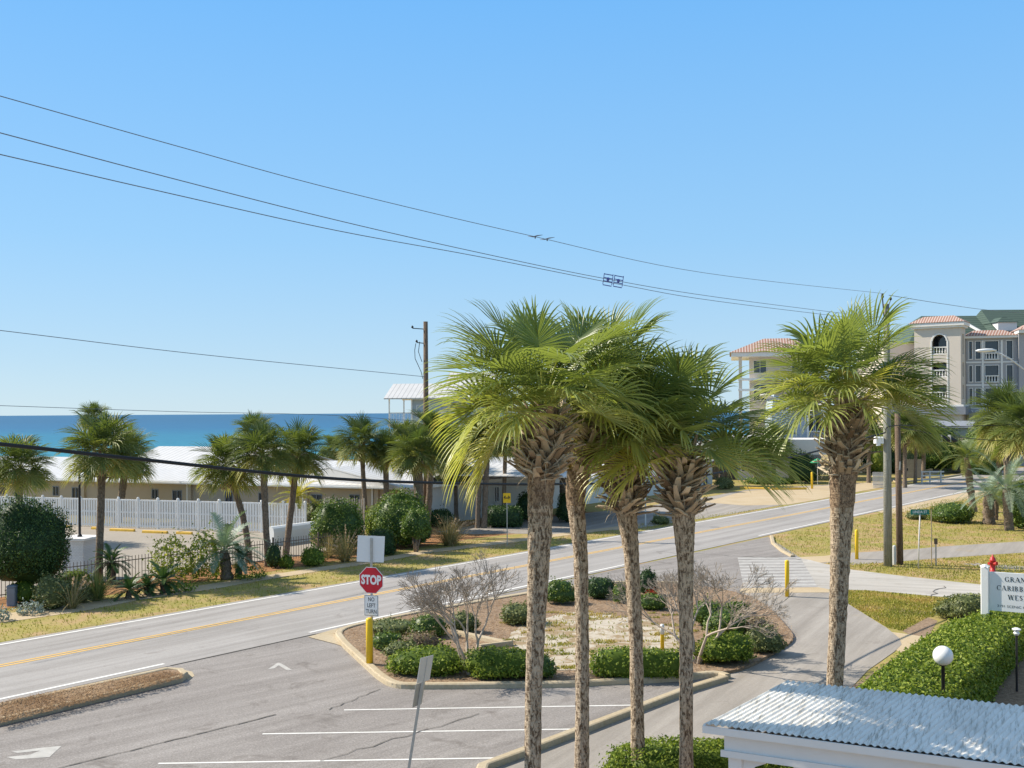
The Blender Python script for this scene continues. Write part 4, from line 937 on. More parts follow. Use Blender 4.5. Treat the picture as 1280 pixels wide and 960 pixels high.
# ---- condominium with terracotta and green roofs
def arch_band(g, cx, z, r, y0, y1, w, m=0, n=8):
    for i in range(n):
        a0, a1 = math.pi * i / n, math.pi * (i + 1) / n
        p = [(cx + math.cos(a) * rr, z + math.sin(a) * rr) for a, rr in ((a0, r), (a1, r), (a1, r + w), (a0, r + w))]
        g.add([(x, y0, zz) for x, zz in p] + [(x, y1, zz) for x, zz in p], [(0, 1, 2, 3), (7, 6, 5, 4), (2, 6, 7, 3), (0, 4, 5, 1), (1, 5, 6, 2), (3, 7, 4, 0)], m)
def balustrade(parent, x0, x1, y, z0, z1, xf=None):
    g = MB(); g.xf = xf; g.box(x0, x1, y - 0.1, y + 0.1, z1 - 0.14, z1); g.box(x0, x1, y - 0.1, y + 0.1, z0, z0 + 0.12)
    n = max(2, int((x1 - x0) / 0.3))
    for k in range(n): cx = x0 + (x1 - x0) * (k + 0.5) / n; g.lathe([(0.05, 0.12), (0.09, 0.3), (0.05, 0.6), (0.07, z1 - z0 - 0.14)], 6, (cx, y, z0))
    return part('balustrade', g, M['trim'], parent)
def hip(g, x0, x1, y0, y1, z0, z1, ins, m=0):
    i = ins; g.add([(x0, y0, z0), (x1, y0, z0), (x1, y1, z0), (x0, y1, z0), (x0 + i, y0 + i, z1), (x1 - i, y0 + i, z1), (x1 - i, y1 - i, z1), (x0 + i, y1 - i, z1)],
          [(0, 3, 2, 1), (4, 5, 6, 7), (0, 1, 5, 4), (1, 2, 6, 5), (2, 3, 7, 6), (3, 0, 4, 7)], m)
cc = Q(1202, 600, 135); cc.z = 0
t = thing('condo_building', 'large beige and grey condominium block with terracotta tile eaves and green roofs', 'building', cc, R(-35))
ops = [(-3.55, -1.75, 14.6, 17.2), (-3.55, -1.75, 11.6, 13.5), (-3.55, -1.75, 8.7, 10.6)]
g = MB(); g.wall(-5.8, 0, 8.0, 18.3, 0, 0.3, ops); g.wall(-5.8, 0, 0, 7.0, 0.02, 0.3, ((-5, -3.4, 0.1, 3),)); g.box(-5.8, -5.5, 0.3, 2.8, 0, 18.3)
g.box(-5.5, -0.3, 2.3, 2.6, 0, 18.3)
g.xf = Matrix.Translation((0, 0, 0)) @ Matrix.Rotation(R(90), 4, 'Z')
g.wall(0.3, 2.8, 0, 18.3, -0.0, 0.3, [(1.0, 1.8, 14.6, 17.2), (1.0, 1.8, 11.6, 13.5), (1.0, 1.8, 8.7, 10.6)]); g.xf = None
part('tower_wall', g, M['condo_wall'], t)
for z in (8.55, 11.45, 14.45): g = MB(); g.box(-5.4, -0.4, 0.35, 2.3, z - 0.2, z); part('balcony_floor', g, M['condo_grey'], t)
for a in ops: g = MB(); g.box(a[0] - 0.2, a[1] + 0.2, 1.9, 1.95, a[2], a[3] - 0.1); part('balcony_glass', g, M['glass'], t)
g = MB(); arch_band(g, -2.65, 16.35, 0.85, -0.06, 0.34, 0.16)
for sx in (-1, 1):   # fill between arch and square opening
    for i in range(6):
        a0, a1 = math.pi / 2 * i / 6, math.pi / 2 * (i + 1) / 6
        g.box(-2.65 + sx * 0.9 if sx < 0 else -2.65 + 0.9 * math.cos(a1), -2.65 + sx * 0.9 * math.cos(a1) if sx < 0 else -2.65 + 0.9, 0.05, 0.28, 16.35 + 0.9 * math.sin(a0), 16.35 + 0.9 * math.sin(a1)) if i else None
g.box(-3.75, -3.58, -0.05, 0.02, 8.0, 16.4); g.box(-1.72, -1.55, -0.05, 0.02, 8.0, 16.4)
part('arch_surround', g, M['trim'], t)
for a in ops: balustrade(t, a[0] + 0.02, a[1] - 0.02, 0.15, a[2], a[2] + 1.0)
g = MB(); g.box(-6.3, 0.5, -0.5, 3.1, 18.3, 18.75); g.box(-6.1, 0.3, -0.3, 2.9, 18.05, 18.3); part('cornice', g, M['trim'], t)
g = MB(); g.box(-6.0, 0.35, -0.25, 3.0, 7.75, 8.0); part('cornice', g, M['trim'], t)
g = MB(); hip(g, -6.4, 0.6, -0.6, 3.2, 18.78, 19.7, 1.6); part('tile_roof', g, M['tile'], t)
g = MB(); g.box(-10, 0.6, -0.35, 2.9, 6.7, 7.75); g.box(0.6, 8.5, 1.6, 2.5, 5.7, 7.0); part('slate_band', g, M['slate'], t)
# stepped bay wing
X = Matrix.Translation((0.05, 3.0, 0)) @ Matrix.Rotation(R(20), 4, 'Z')
cols = [(0.35, 0.7), (1.15, 1.75), (2.3, 3.9), (4.9, 5.6)]
fl = [(14.0, 16.3), (11.0, 13.1), (8.0, 10.1), (5.0, 7.1)]
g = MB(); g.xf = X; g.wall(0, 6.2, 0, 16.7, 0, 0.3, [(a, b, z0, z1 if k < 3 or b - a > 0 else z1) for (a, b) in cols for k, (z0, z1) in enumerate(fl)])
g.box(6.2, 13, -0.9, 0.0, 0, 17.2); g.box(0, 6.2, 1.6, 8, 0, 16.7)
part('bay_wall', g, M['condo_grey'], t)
for (a, b) in cols:
    for z0, z1 in fl:
        g = MB(); g.xf = X; g.box(a, b, 0.22, 0.26, z0, z1); w = part('window', g, M['glass'], t)
        g = MB(); g.xf = X
        g.box(a - 0.08, a, -0.05, 0.05, z0, z1 + 0.08); g.box(b, b + 0.08, -0.05, 0.05, z0, z1 + 0.08); g.box(a, b, -0.05, 0.05, z1, z1 + 0.08); g.box(a - 0.12, b + 0.12, -0.1, 0.05, z0 - 0.1, z0); part('frame', g, M['trim'], w)
for z0, z1 in fl: balustrade(t, 2.25, 3.95, -0.14, z0 - 0.15, z0 + 0.8, X)
g = MB(); g.xf = X
for x in (2.0, 4.3): g.box(x - 0.12, x + 0.12, -0.12, 0.0, 3.5, 16.4)
g.box(-0.3, 6.3, -0.5, 1.6, 16.7, 17.0); g.box(6.1, 13.2, -1.4, 1.6, 17.2, 17.6)
for z0, z1 in fl: g.box(-0.05, 6.25, -0.06, 0.0, z0 - 0.55, z0 - 0.35)
part('bay_cornice', g, M['trim'], t)
g = MB(); g.xf = X; hip(g, -0.4, 6.2, -0.6, 5, 17.02, 17.8, 1.5); hip(g, 6.0, 13.3, -1.5, 5, 17.62, 18.5, 1.5); part('tile_roof', g, M['tile'], t)
g = MB()
# big green roofs behind, each a sloped hip
g.xf = Matrix.Rotation(R(35), 4, 'Z')
def slope(x0, x1, y0, y1, z0, z1, a, b):
    g.add([(x0, y0, z0), (x1, y0, z0), (x1 - b, (y0 + y1) / 2, z1), (x0 + a, (y0 + y1) / 2, z1), (x0, y1, z0), (x1, y1, z0)], [(0, 1, 2, 3), (3, 2, 5, 4), (0, 3, 4), (1, 5, 2), (0, 4, 5, 1)])
RF = [(-4, 10, 7, 24, 16.6, 20.9, 5, 0.5), (8, 17.5, 6, 22, 17.0, 21.6, 1.0, 1.5), (16, 34, 3, 20, 17.6, 22.6, 0.4, 3), (1.5, 8.5, 5.0, 15, 15.6, 19.2, 0.5, 3.4)]
for q_ in RF: slope(*q_)
part('green_roof', g, M['green_roof'], t)
for x0, x1, y0, y1, z0, z1, a, b in RF:
    g = MB(); g.xf = Matrix.Rotation(R(35), 4, 'Z'); g.beam((x1 + 0.1, y0 - 0.1, z0 + 0.05), (x1 - b + 0.05, (y0 + y1) / 2, z1 + 0.12), 0.35, 0.3); part('roof_rake', g, M['trim'], t)
g = MB(); g.xf = Matrix.Rotation(R(35), 4, 'Z'); g.box(-6.5, 16, 7.6, 21, 0, 16.55); g.box(16.5, 33, 4, 18, 0, 17.55); part('rear_wall', g, M['condo_wall'], t)
g = MB(); g.xf = Matrix.Rotation(R(35), 4, 'Z'); g.box(8.6, 11.2, 8.0, 12, 18.0, 19.3); part('dormer', g, M['trim'], t)
g = MB(); g.xf = Matrix.Rotation(R(35), 4, 'Z'); g.box(18.6, 21.2, 5.4, 8.6, 18.6, 20.0); part('dormer', g, M['trim'], t)
g = MB(); g.xf = Matrix.Rotation(R(35), 4, 'Z'); hip(g, 8.4, 11.4, 7.8, 12.2, 19.31, 20.1, 1.2); part('dormer_roof', g, M['green_roof'], t)
# left condo wing
cl = Q(918, 600, 128); cl.z = 0
t = thing('tile_roofed_condo', 'beige condominium with red tile hip roof and open corner balcony behind the palms', 'building', cl, R(-12))
g = MB(); g.wall(1.9, 10.5, 0, 14.0, 2.0, 2.3, [(2.4, 4.0, 12.0, 13.6), (2.4, 4.0, 8.6, 10.6), (7, 9, 11.4, 13.4)]); g.box(0.6, 1.0, 0.2, 0.6, 0, 14.0); g.box(2.0, 2.3, 2.3, 9, 0, 14); part('wall', g, M['condo_wall'], t)
for z in (3.4, 6.6, 9.8, 11.1): g = MB(); g.box(0.5, 10, 0.1, 2.0, z, z + 0.25); part('balcony_floor', g, M['trim'], t)
for h in ((2.4, 4.0, 12.0, 13.6), (2.4, 4.0, 8.6, 10.6), (7, 9, 11.4, 13.4)): window(t, *h, 2.0, split=2)
g = MB(); g.box(-0.3, 10.8, -0.5, 10, 14.0, 14.5); g.box(2.0, 10.5, 9, 9.3, 0, 14); g.box(10.2, 10.5, 2.3, 9, 0, 14); part('fascia', g, M['trim'], t)
g = MB(); hip(g, -0.5, 11.0, -0.7, 10, 14.52, 16.4, 4.2); part('tile_roof', g, M['tile'], t)
# low beige block below condo, seen behind the palms
lb = Q(1166, 600, 124); lb.z = 0
t = thing('gatehouse', 'pale low gatehouse with a sloped grey roof beneath the condominium tower', 'building', lb, R(-35))
g = MB(); g.box(0, 4.2, 0, 3, 0, 5.3); part('wall', g, M['condo_wall'], t)
g = MB(); gable(g, -0.3, 4.5, -0.4, 3.4, 5.3, 6.0, 0.12); part('roof', g, M['slate'], t)

# ================================================================ FENCES
fA = P(75, 657); fB = P(235, 662.5); fd = (fB - fA).normalized(); fs = fA - fd * 9; L_end = along(fs, fd, 402, 634)
t = thing('white_vinyl_fence', 'tall white board fence with capped posts in front of the long beige building', 'fence', fs, math.atan2(fd.y, fd.x))
sp = 1.52; n = int(L_end / sp)
for k in range(n + 1):
    g = MB(); x = k * sp; g.bbox(x - 0.075, x + 0.075, -0.075, 0.075, 0, 1.93, 0.012); g.lathe([(0.10, 0), (0.11, 0.03), (0.03, 0.09)], 4, (x, 0, 1.93)); part('post', g, M['vinyl'], t)
    if k < n:
        g = MB()
        for z in (0.12, 0.98, 1.76): g.box(x + 0.076, x + sp - 0.076, -0.028, 0.028, z, z + 0.10)
        nb_ = 7
        for j in range(nb_):
            c = x + 0.076 + (sp - 0.152) * (j + 0.5) / nb_; g.box(c - 0.058, c + 0.058, -0.052, -0.030, 0.06, 1.84)
            if j < nb_ - 1: c2 = c + (sp - 0.152) / nb_ / 2; g.box(c2 - 0.058, c2 + 0.058, 0.030, 0.052, 0.06, 1.84)
        part('board_panel', g, M['vinyl'], t)
# iron picket fence
pa = P(60, 742); pb = P(398, 696); pcn = P(448, 687)
def iron_fence(a, b, label):
    d = b - a; L = d.length; t = thing('iron_fence', label, 'fence', a, math.atan2(d.y, d.x)); n = max(1, int(L / 2.4))
    for k in range(n):
        g = MB(); x0 = L * k / n; x1 = L * (k + 1) / n
        g.beam((x0, 0, 0.18), (x1, 0, 0.18), 0.03, 0.035); g.beam((x0, 0, 0.98), (x1, 0, 0.98), 0.03, 0.035)
        m_ = int((x1 - x0) / 0.15)
        for j in range(1, m_):
            x = x0 + (x1 - x0) * j / m_; g.box(x - 0.010, x + 0.010, -0.010, 0.010, 0.05, 1.17); 
        part('picket_panel', g, M['iron'], t)
    for k in range(n + 1):
        g = MB(); x = L * k / n; g.bbox(x - 0.035, x + 0.035, -0.035, 0.035, 0, 1.26, 0.006); part('post', g, M['iron'], t)
iron_fence(pa, pb, 'thin bronze picket fence along the planting bed below the row of palms')
iron_fence(pb, pcn, 'short end run of bronze picket fence beside the round green bush')
iron_fence(P(-60, 757), pa, 'bronze picket fence run behind the large dark round tree')
# grey timber fence behind the round bush
a = Q(405, 640, 61.5); b = Q(457, 640, 60); a.z = b.z = 0; d = b - a
g = MB()
for k in range(18):
    x = d.length * k / 18; g.bbox(x, x + 0.10, 0, 0.02, 0, 2.35 + 0.04 * (k % 3), 0.01)
g.beam((0, 0.04, 1.9), (d.length, 0.04, 1.9), 0.03, 0.08); g.beam((0, 0.04, 0.7), (d.length, 0.04, 0.7), 0.03, 0.08)
solo('timber_fence', g, M['wood'], 'grey weathered picket screen against the beige building above the round bush', 'fence', a, math.atan2(d.y, d.x))
a = P(352, 682); b = P(392, 676); d = b - a
g = MB(); prof = [(-0.25, 0), (-0.25, 0.75), (-0.2, 0.95), (-0.05, 1.05), (0.12, 1.05), (0.25, 0.93), (0.3, 0.75), (0.3, 0)]; n = len(prof); Lw = d.length + 0.8
g.add([(0, y, z) for y, z in prof] + [(Lw, y, z) for y, z in prof], [tuple(range(n)), tuple(range(2 * n - 1, n - 1, -1))] + [(i, i + n, (i + 1) % n + n, (i + 1) % n) for i in range(n)])
solo('rounded_wall', g, M['white_paint'], 'low white wall with a rounded top behind the iron pickets', 'wall', a - Vector((0.6, 0, 0)), math.atan2(d.y, d.x))
a = Q(1091, 590, 98); b = Q(1112, 590, 98); a.z = b.z = 0; d = b - a; g = MB()
for k in range(14): x = d.length * k / 14; g.box(x, x + 0.06, 0, 0.03, 0, 1.5)
g.box(0, d.length, 0.04, 0.09, 1.1, 1.2); g.box(0, d.length, 0.04, 0.09, 0.3, 0.4)
solo('picket_screen', g, M['wood_white'], 'pale slatted screen behind the tall grey utility pole', 'fence', a, 0)
a = Q(1133, 574, 112); a.z = 0; g = MB()
for k in range(20): g.box(k * 0.1, k * 0.1 + 0.085, 0, 0.03, 0, 2.0 + 0.03 * (k % 2))
solo('board_screen', g, M['wood'], 'grey board screen below the palms near the road bend', 'fence', a, 0)
a = Q(1151, 585, 104); a.z = 0
t = thing('rail_fence', 'white two rail fence at the bend of the road', 'fence', a, 0)
for x in (0.1, 0.9, 2.0): g = MB(); g.bbox(x - 0.06, x + 0.06, -0.06, 0.06, 0, 1.25, 0.01); part('post', g, M['wood_white'], t)
for z in (0.35, 0.75, 1.15): g = MB(); g.box(0, 2.3, -0.09, -0.062, z - 0.07, z + 0.07); part('rail', g, M['wood_white'], t)
# masonry pillar and its lamp
pl = P(100, 722)
t = thing('block_pillar', 'white painted block pillar flaring out at its cap beside the big dark tree', 'pillar', pl, R(-12))
g = MB(); n = 4
g.lathe([(0.72, 0), (0.74, 1.0), (0.80, 1.5), (0.90, 1.75)], 4); g.v = [tuple(Matrix.Rotation(R(45), 3, 'Z') @ Vector(v)) for v in g.v]; part('shaft', g, M['block'], t)
g = MB(); g.box(-0.72, 0.72, -0.72, 0.72, 1.753, 1.85); part('cap', g, M['trim'], t)
lp = P(98, 722); g = MB()
tp = Q(98, 590, lp.y).z
g.lathe([(0.11, 0), (0.11, 0.05), (0.06, 0.12), (0.05, tp - 1.86)], 10)
t = thing('lamp_post', 'black lamp post standing on the white block pillar', 'lamp post', (pl.x, pl.y, 1.853)); part('pole', g, M['black'], t)
g = MB(); g.box(-0.22, 0.5, -0.11, 0.11, tp - 1.86, tp - 1.72); part('lamp_head', g, M['black'], t)
# ================================================================ WIRES AND POLES
pu = P(1110, 708); topz = Q(1109, 380, pu.y).z
t = thing('utility_pole', 'tall grey green utility pole behind the right hand palm', 'utility pole', pu)
g = MB(); g.tube([(0, 0, 0), (0, 0, topz * 0.5), (0, 0, topz)], [0.20, 0.175, 0.13], 14); part('pole', g, M['pole_wood'], t, True)
g = MB(); g.tube([(-0.15, -0.1, topz - 0.6), (-0.22, -0.1, topz + 0.3)], 0.03, 6); g.lathe([(0.05, 0), (0.08, 0.05), (0.05, 0.1), (0.07, 0.14), (0.03, 0.2)], 8, (-0.22, -0.1, topz + 0.28)); part('insulator', g, M['black'], t)
g = MB(); g.tube([(0.1, 0, topz - 0.1), (0.2, 0, topz + 0.2)], 0.02, 6); g.lathe([(0.04, 0), (0.07, 0.05), (0.03, 0.15)], 8, (0.2, 0, topz + 0.18)); part('insulator', g, M['black'], t)
zb = Q(1101, 549, pu.y).z
g = MB(); g.bbox(-0.62, -0.2, -0.18, 0.12, zb - 0.2, zb + 0.12, 0.05); g.tube([(-0.45, -0.1, zb - 0.2), (-0.45, -0.1, zb - 0.3)], 0.1, 8); part('meter_box', g, M['vinyl'], t)
pv = P(1125, 705.5); tz = Q(1122, 517, pv.y).z
t = thing('stub_pole', 'shorter dark brown pole just right of the tall grey utility pole', 'utility pole', pv)
g = MB(); g.tube([(0, 0, 0), (-0.04, 0, tz * 0.5), (-0.08, 0, tz)], [0.16, 0.145, 0.13], 12); part('pole', g, M['pole_brown'], t, True)
g = MB(); g.beam((-0.05, -0.16, 4.5), (-0.02, -0.16, 4.9), 0.06, 0.03); part('bracket', g, M['galv'], t)
pd = P(1118, 706); g = MB(); g.lathe([(0.085, 0), (0.085, 0.85), (0.075, 0.9), (0.03, 0.93)], 12)
solo('service_pedestal', g, M['sign_back'], 'short pale round post between the two utility poles', 'post', pd, smooth=False)
pf = Q(533, 670, 62); pf.z = 0; ftop = Q(534, 402, 62).z
t = thing('utility_pole', 'far brown utility pole rising left of the big palm crowns, across the road', 'utility pole', pf)
g = MB(); g.tube([(0, 0, 0), (0.02, 0, ftop * 0.5), (0.03, 0, ftop)], [0.19, 0.16, 0.13], 10); part('pole', g, M['pole_brown'], t, True)
g = MB()
for zz, ln in ((ftop - 0.45, 0.75), (ftop - 1.3, 0.5)): g.beam((0, 0, zz), (-ln, -0.1, zz + 0.05), 0.05, 0.05); g.lathe([(0.05, 0), (0.08, 0.06), (0.03, 0.15)], 6, (-ln, -0.1, zz + 0.06))
part('cross_arm', g, M['black'], t)
g = MB(); g.tube([(-0.55, -0.1, ftop - 1.3), (-0.62, -0.1, ftop - 1.7), (-0.6, -0.1, ftop - 2.2), (-0.25, 0, ftop - 3.0), (-0.16, 0, ftop - 3.4)], 0.02, 5)
g.tube([(-0.32, -0.1, ftop - 1.2), (-0.4, -0.1, ftop - 1.8), (-0.2, 0, ftop - 2.4)], 0.02, 5); part('jumper_wire', g, M['black'], t)
def bez(pts, n=40):
    """smooth curve through surveyed points (Catmull-Rom)"""
    P_ = [Vector(p) for p in pts]; P_ = [P_[0] * 2 - P_[1]] + P_ + [P_[-1] * 2 - P_[-2]]; out = []
    for i in range(1, len(P_) - 2):
        for k in range(n // (len(P_) - 3)):
            u = k / (n // (len(P_) - 3)); a, b, c, d = P_[i - 1:i + 3]
            out.append(0.5 * ((2 * b) + (c - a) * u + (2 * a - 5 * b + 4 * c - d) * u * u + (3 * b - a - 3 * c + d) * u ** 3))
    out.append(P_[-2]); return out
wd = RD
def wpt(px, py, base=pu):
    tt = along(base, (-wd.x, -wd.y), px, py); q = base - wd * tt; return Q(px, py, q.y)
def wire(name, label, pts, rad, mat, n=48, grp='overhead wires'):
    p0 = Vector(pts[0]); g = MB(); g.tube([p - p0 for p in bez(pts, n)], rad, 6)
    return solo(name, g, M[mat], label, 'wire' if rad < 0.03 else 'cable', p0, 0, grp, True)
def ext(a, b, L): return a + (a - b).normalized() * L
w1 = [wpt(0, 120), wpt(230, 185), wpt(420, 237), wpt(665, 295), wpt(880, 341), Q(1105, 367, pu.y)]
wire('power_line', 'topmost overhead wire crossing the whole sky to the tall grey pole', [ext(w1[0], w1[1], 8)] + w1, 0.008, 'wire')
wire('power_line', 'overhead wire leaving the tall grey pole to the right over the condominium', [Q(1111, 369, pu.y), Q(1180, 380, 57), Q(1240, 388, 66), Q(1330, 395, 80)], 0.014, 'wire')
w2 = [wpt(0, 166), wpt(200, 219), wpt(420, 275), wpt(600, 316), wpt(755, 348), wpt(900, 372), Q(1104, 398, pu.y)]
wire('power_line', 'second overhead wire from the top, carrying the blue spacers on its underside', [ext(w2[0], w2[1], 8)] + w2, 0.009, 'wire')
w3 = [wpt(0, 193), wpt(200, 239), wpt(420, 288), wpt(600, 321), wpt(780, 356.5), wpt(900, 377), Q(1104, 402, pu.y)]
wire('power_line', 'third overhead wire from the top, passing under the blue spacers', [ext(w3[0], w3[1], 8)] + w3, 0.009, 'wire')
w4 = [wpt(0, 413, pf), wpt(260, 444, pf), Q(532, 471, 61.9)]
wire('power_line', 'lone wire sloping over the sea to the far brown pole', [ext(w4[0], w4[1], 10)] + w4, 0.016, 'wire')
w5 = [wpt(0, 507, pf), wpt(220, 514.5, pf), wpt(400, 518.5, pf), Q(532, 527, 61.9)]
wire('power_line', 'thin wire lying almost on the sea horizon', [ext(w5[0], w5[1], 10)] + w5, 0.013, 'wire')
w6 = [wpt(0, 555), wpt(165, 573), wpt(400, 597), wpt(560, 604), wpt(700, 605), wpt(850, 599), wpt(1000, 569), Q(1106, 541, pu.y - 0.2)]
wire('communication_cable', 'thick black cable sagging across the view from the left edge to the grey pole', [ext(w6[0], w6[1], 8)] + w6, 0.036, 'rubber', 70)
wire('communication_cable', 'black cable rising from the grey pole over the brown pole and on to the right', [Q(1106, 541, pu.y - 0.2), Q(1119, 532, pu.y), Q(1200, 533, 56), Q(1330, 528, 68)], 0.024, 'rubber')
wire('communication_cable', 'lower black cable right of the poles holding the splice case', [Q(1122, 534, pv.y - 0.15), Q(1150, 539, 52), Q(1181, 545, 54), Q(1260, 551, 60), Q(1330, 548, 66)], 0.02, 'rubber')
q = Q(1182, 548.5, 54); g = MB(); g.tube([(-0.46, 0, 0.06), (-0.38, 0, 0.05), (0.3, 0, -0.05), (0.46, 0, -0.09), (0.62, 0, -0.11)], [0.10, 0.145, 0.145, 0.12, 0.03], 12)
t = thing('splice_case', 'black cylindrical splice case hanging from the cable above the roadside palms', 'cable case', q); part('case', g, M['rubber'], t, True)
g = MB()
for x in (-0.25, 0.2): g.box(x - 0.02, x + 0.02, -0.16, 0.16, -0.16, 0.20)
part('strap', g, M['galv'], t)
# blue spacers between wires 2 and 3, and the two small dampers on the top wire
for k, (px, py) in enumerate(((760, 349), (773, 351))):
    q = wpt(px, py); g = MB(); a = 0.13; h = 0.16
    for x in (-a, a): g.beam((x, 0, -h), (x, 0, h), 0.02, 0.02)
    for z in (-h, -h * 0.25, h * 0.35, h): g.beam((-a, 0, z - 0.02), (a, 0, z - 0.03), 0.02, 0.025)
    g.lathe([(0.03, -0.05), (0.05, 0), (0.03, 0.05)], 8, (0, 0, 0.0)); g.v = [(v[0] + v[2] * 0.15, v[1], v[2] - v[0] * 0.15) for v in g.v]
    solo('wire_spacer', g, M['blue_plastic'], ('left' if k == 0 else 'right') + ' one of the two small blue framed spacers clipped between the wires', 'wire spacer', q, 0, 'blue spacers on the wires')
for k, (px, py) in enumerate(((669, 296), (684, 299))):
    q = wpt(px, py); g = MB(); g.tube([(-0.2, 0, 0.02 - 0.03 * k), (-0.05, 0, 0.0), (0.05, 0, 0.03), (0.2, 0, 0.05)], [0.005, 0.016, 0.016, 0.005], 8); g.lathe([(0.01, -0.05), (0.022, -0.03), (0.015, 0)], 8)
    solo('wire_clamp', g, M['wire'], ('left' if k == 0 else 'right') + ' one of the pair of small grey clamps on the topmost wire', 'wire clamp', q, 0, 'clamps on the top wire', True)
# street light reaching in from the right
Ys = 44; q = Q(1296, 600, Ys); base = Vector((q.x, Ys, 0)); h0 = Q(1240, 438, Ys)
t = thing('street_light', 'white cobra head street light on a long arm before the condominium', 'street light', base)
rel = lambda px, py: Q(px, py, Ys) - base
g = MB(); g.tube([(0, 0, 0), (0, 0, rel(1296, 470).z)], [0.12, 0.08], 10); part('pole', g, M['galv'], t, True)
g = MB(); g.tube([rel(1296, 475), rel(1282, 463), rel(1262, 448), rel(1244, 439)], 0.035, 8); part('arm', g, M['sign_back'], t, True)
g = MB(); c = rel(1232, 438); g.tube([c + Vector((0.45, 0, 0.0)), c + Vector((0.25, 0, 0.02)), c, c + Vector((-0.3, 0, -0.02)), c + Vector((-0.42, 0, -0.03))], [0.05, 0.11, 0.14, 0.11, 0.03], 10); g.v = [(v[0], v[1], c.z + (v[2] - c.z) * 0.6) for v in g.v]; part('lamp_head', g, M['white_paint'], t, True)

# ================================================================ SIGNS
sp_ = P(462, 835); ppm = F / sp_.y
t = thing('stop_sign', 'red stop sign and no left turn plate on a steel post by a yellow bollard', 'traffic sign', sp_ + Vector((0.05, 0.10, 0.1)), R(-20))
zt = Q(461, 712, sp_.y).z
g = MB(); g.box(-0.03, 0.03, 0.0, 0.035, 0, zt + 0.80); part('post', g, M['galv'], t)
zc = Q(464, 726, sp_.y).z - 0.1; r = 0.381 / math.cos(R(22.5))
def octa(rr, y0, y1, m):
    g.add([(rr * math.cos(R(22.5 + 45 * k)), y0, zc + rr * math.sin(R(22.5 + 45 * k))) for k in range(8)] + [(rr * math.cos(R(22.5 + 45 * k)), y1, zc + rr * math.sin(R(22.5 + 45 * k))) for k in range(8)],
          [tuple(range(8)), tuple(range(15, 7, -1))] + [(k, k + 8, (k + 1) % 8 + 8, (k + 1) % 8) for k in range(8)], m)
g = MB(); octa(r, -0.006, -0.001, 0); octa(r * 0.955, -0.009, -0.0065, 1); text(g, 'STOP', 0.36, 0, -0.0105, zc, 0, 0.016, 0.74)
part('stop_plate', g, [M['white_sign'], M['red_sign']], t)
z1 = Q(464, 744.5, sp_.y).z - 0.1; g = MB()
g.bbox(-0.228, 0.228, -0.006, -0.001, z1 - 0.61, z1, 0.001); g.add([(-0.215, -0.0075, z1 - 0.597), (0.215, -0.0075, z1 - 0.597), (0.215, -0.0075, z1 - 0.013), (-0.215, -0.0075, z1 - 0.013)], [(0, 1, 2, 3)], 1)
g.add([(-0.203, -0.009, z1 - 0.585), (0.203, -0.009, z1 - 0.585), (0.203, -0.009, z1 - 0.025), (-0.203, -0.009, z1 - 0.025)], [(0, 1, 2, 3)], 0)
for k, s in enumerate(('NO', 'LEFT', 'TURN')): text(g, s, 0.165, 0, -0.0105, z1 - 0.13 - 0.175 * k, 1, 0.002, 0.8)
part('no_left_turn_plate', g, [M['white_sign'], M['black']], t)
z2 = Q(461, 687, sp_.y).z - 0.1
g = MB(); g.xf = Matrix.Translation((-0.03, 0.04, z2)) @ Matrix.Rotation(R(24), 4, 'Z') @ Matrix.Rotation(R(3), 4, 'Y'); g.box(-0.39, 0.39, 0.0, 0.006, -0.38, 0.38); part('blank_back_plate', g, M['white_sign'], t)
def bollard(p, h, label, r=0.085, white=False):
    t = thing('bollard', label, 'bollard', p, 0, 'yellow bollards')
    g = MB(); g.lathe([(r, 0), (r, h - 0.05), (r * 0.85, h - 0.02), (r * 0.4, h)], 16); part('post', g, M['bollard'], t, True)
    if white:
        g = MB(); g.lathe([(r * 1.05, h * 0.62), (r * 1.05, h - 0.04), (r * 0.8, h + 0.006)], 16); part('sleeve', g, M['white_paint'], t, True)
hb = lambda px, yb, yt: Q(px, yt, P(px, yb).y).z
bollard(sp_ + Vector((0, 0, 0.1)), hb(462, 835, 772) - 0.1, 'thick yellow bollard at the island corner in front of the stop sign post', 0.10)
bollard(P(984, 746), hb(984, 746, 700), 'yellow bollard where the shared path meets the crosswalk')
bollard(P(1071, 699), hb(1071, 699, 662), 'yellow bollard on the pavement beyond the crosswalk, left of the utility poles')
bollard(P(828, 812, 0.11), hb(828, 812, 779) - 0.05, 'short bollard with white upper half standing in the sandy patch', 0.06, True)
bollard(P(1015, 611), hb(1015, 611, 590), 'small distant yellow bollard at the end of the yellow kerb', 0.10)
# warning sign
p = P(634, 681.5); t = thing('warning_sign', 'small square yellow warning sign with black symbol on a post across the road', 'traffic sign', p, R(-8))
g = MB(); hs = Q(636, 617, p.y).z; g.box(-0.025, 0.025, 0, 0.03, 0, hs); part('post', g, M['galv'], t)
zc2 = Q(636, 622.5, p.y).z; g = MB(); g.bbox(-0.21, 0.21, -0.008, -0.001, zc2 - 0.27, zc2 + 0.27, 0.001)
for a, b in (((-0.12, -0.1), (-0.12, 0.1)), ((0.12, -0.1), (0.12, 0.1)), ((-0.12, 0), (0.12, 0)), ((-0.16, 0.0), (-0.08, 0.12)), ((0.16, 0), (0.08, 0.12))):
    g.beam((a[0], -0.012, zc2 + a[1]), (b[0], -0.012, zc2 + b[1]), 0.006, 0.055, 1)
part('plate', g, [M['yellow_sign'], M['black']], t)
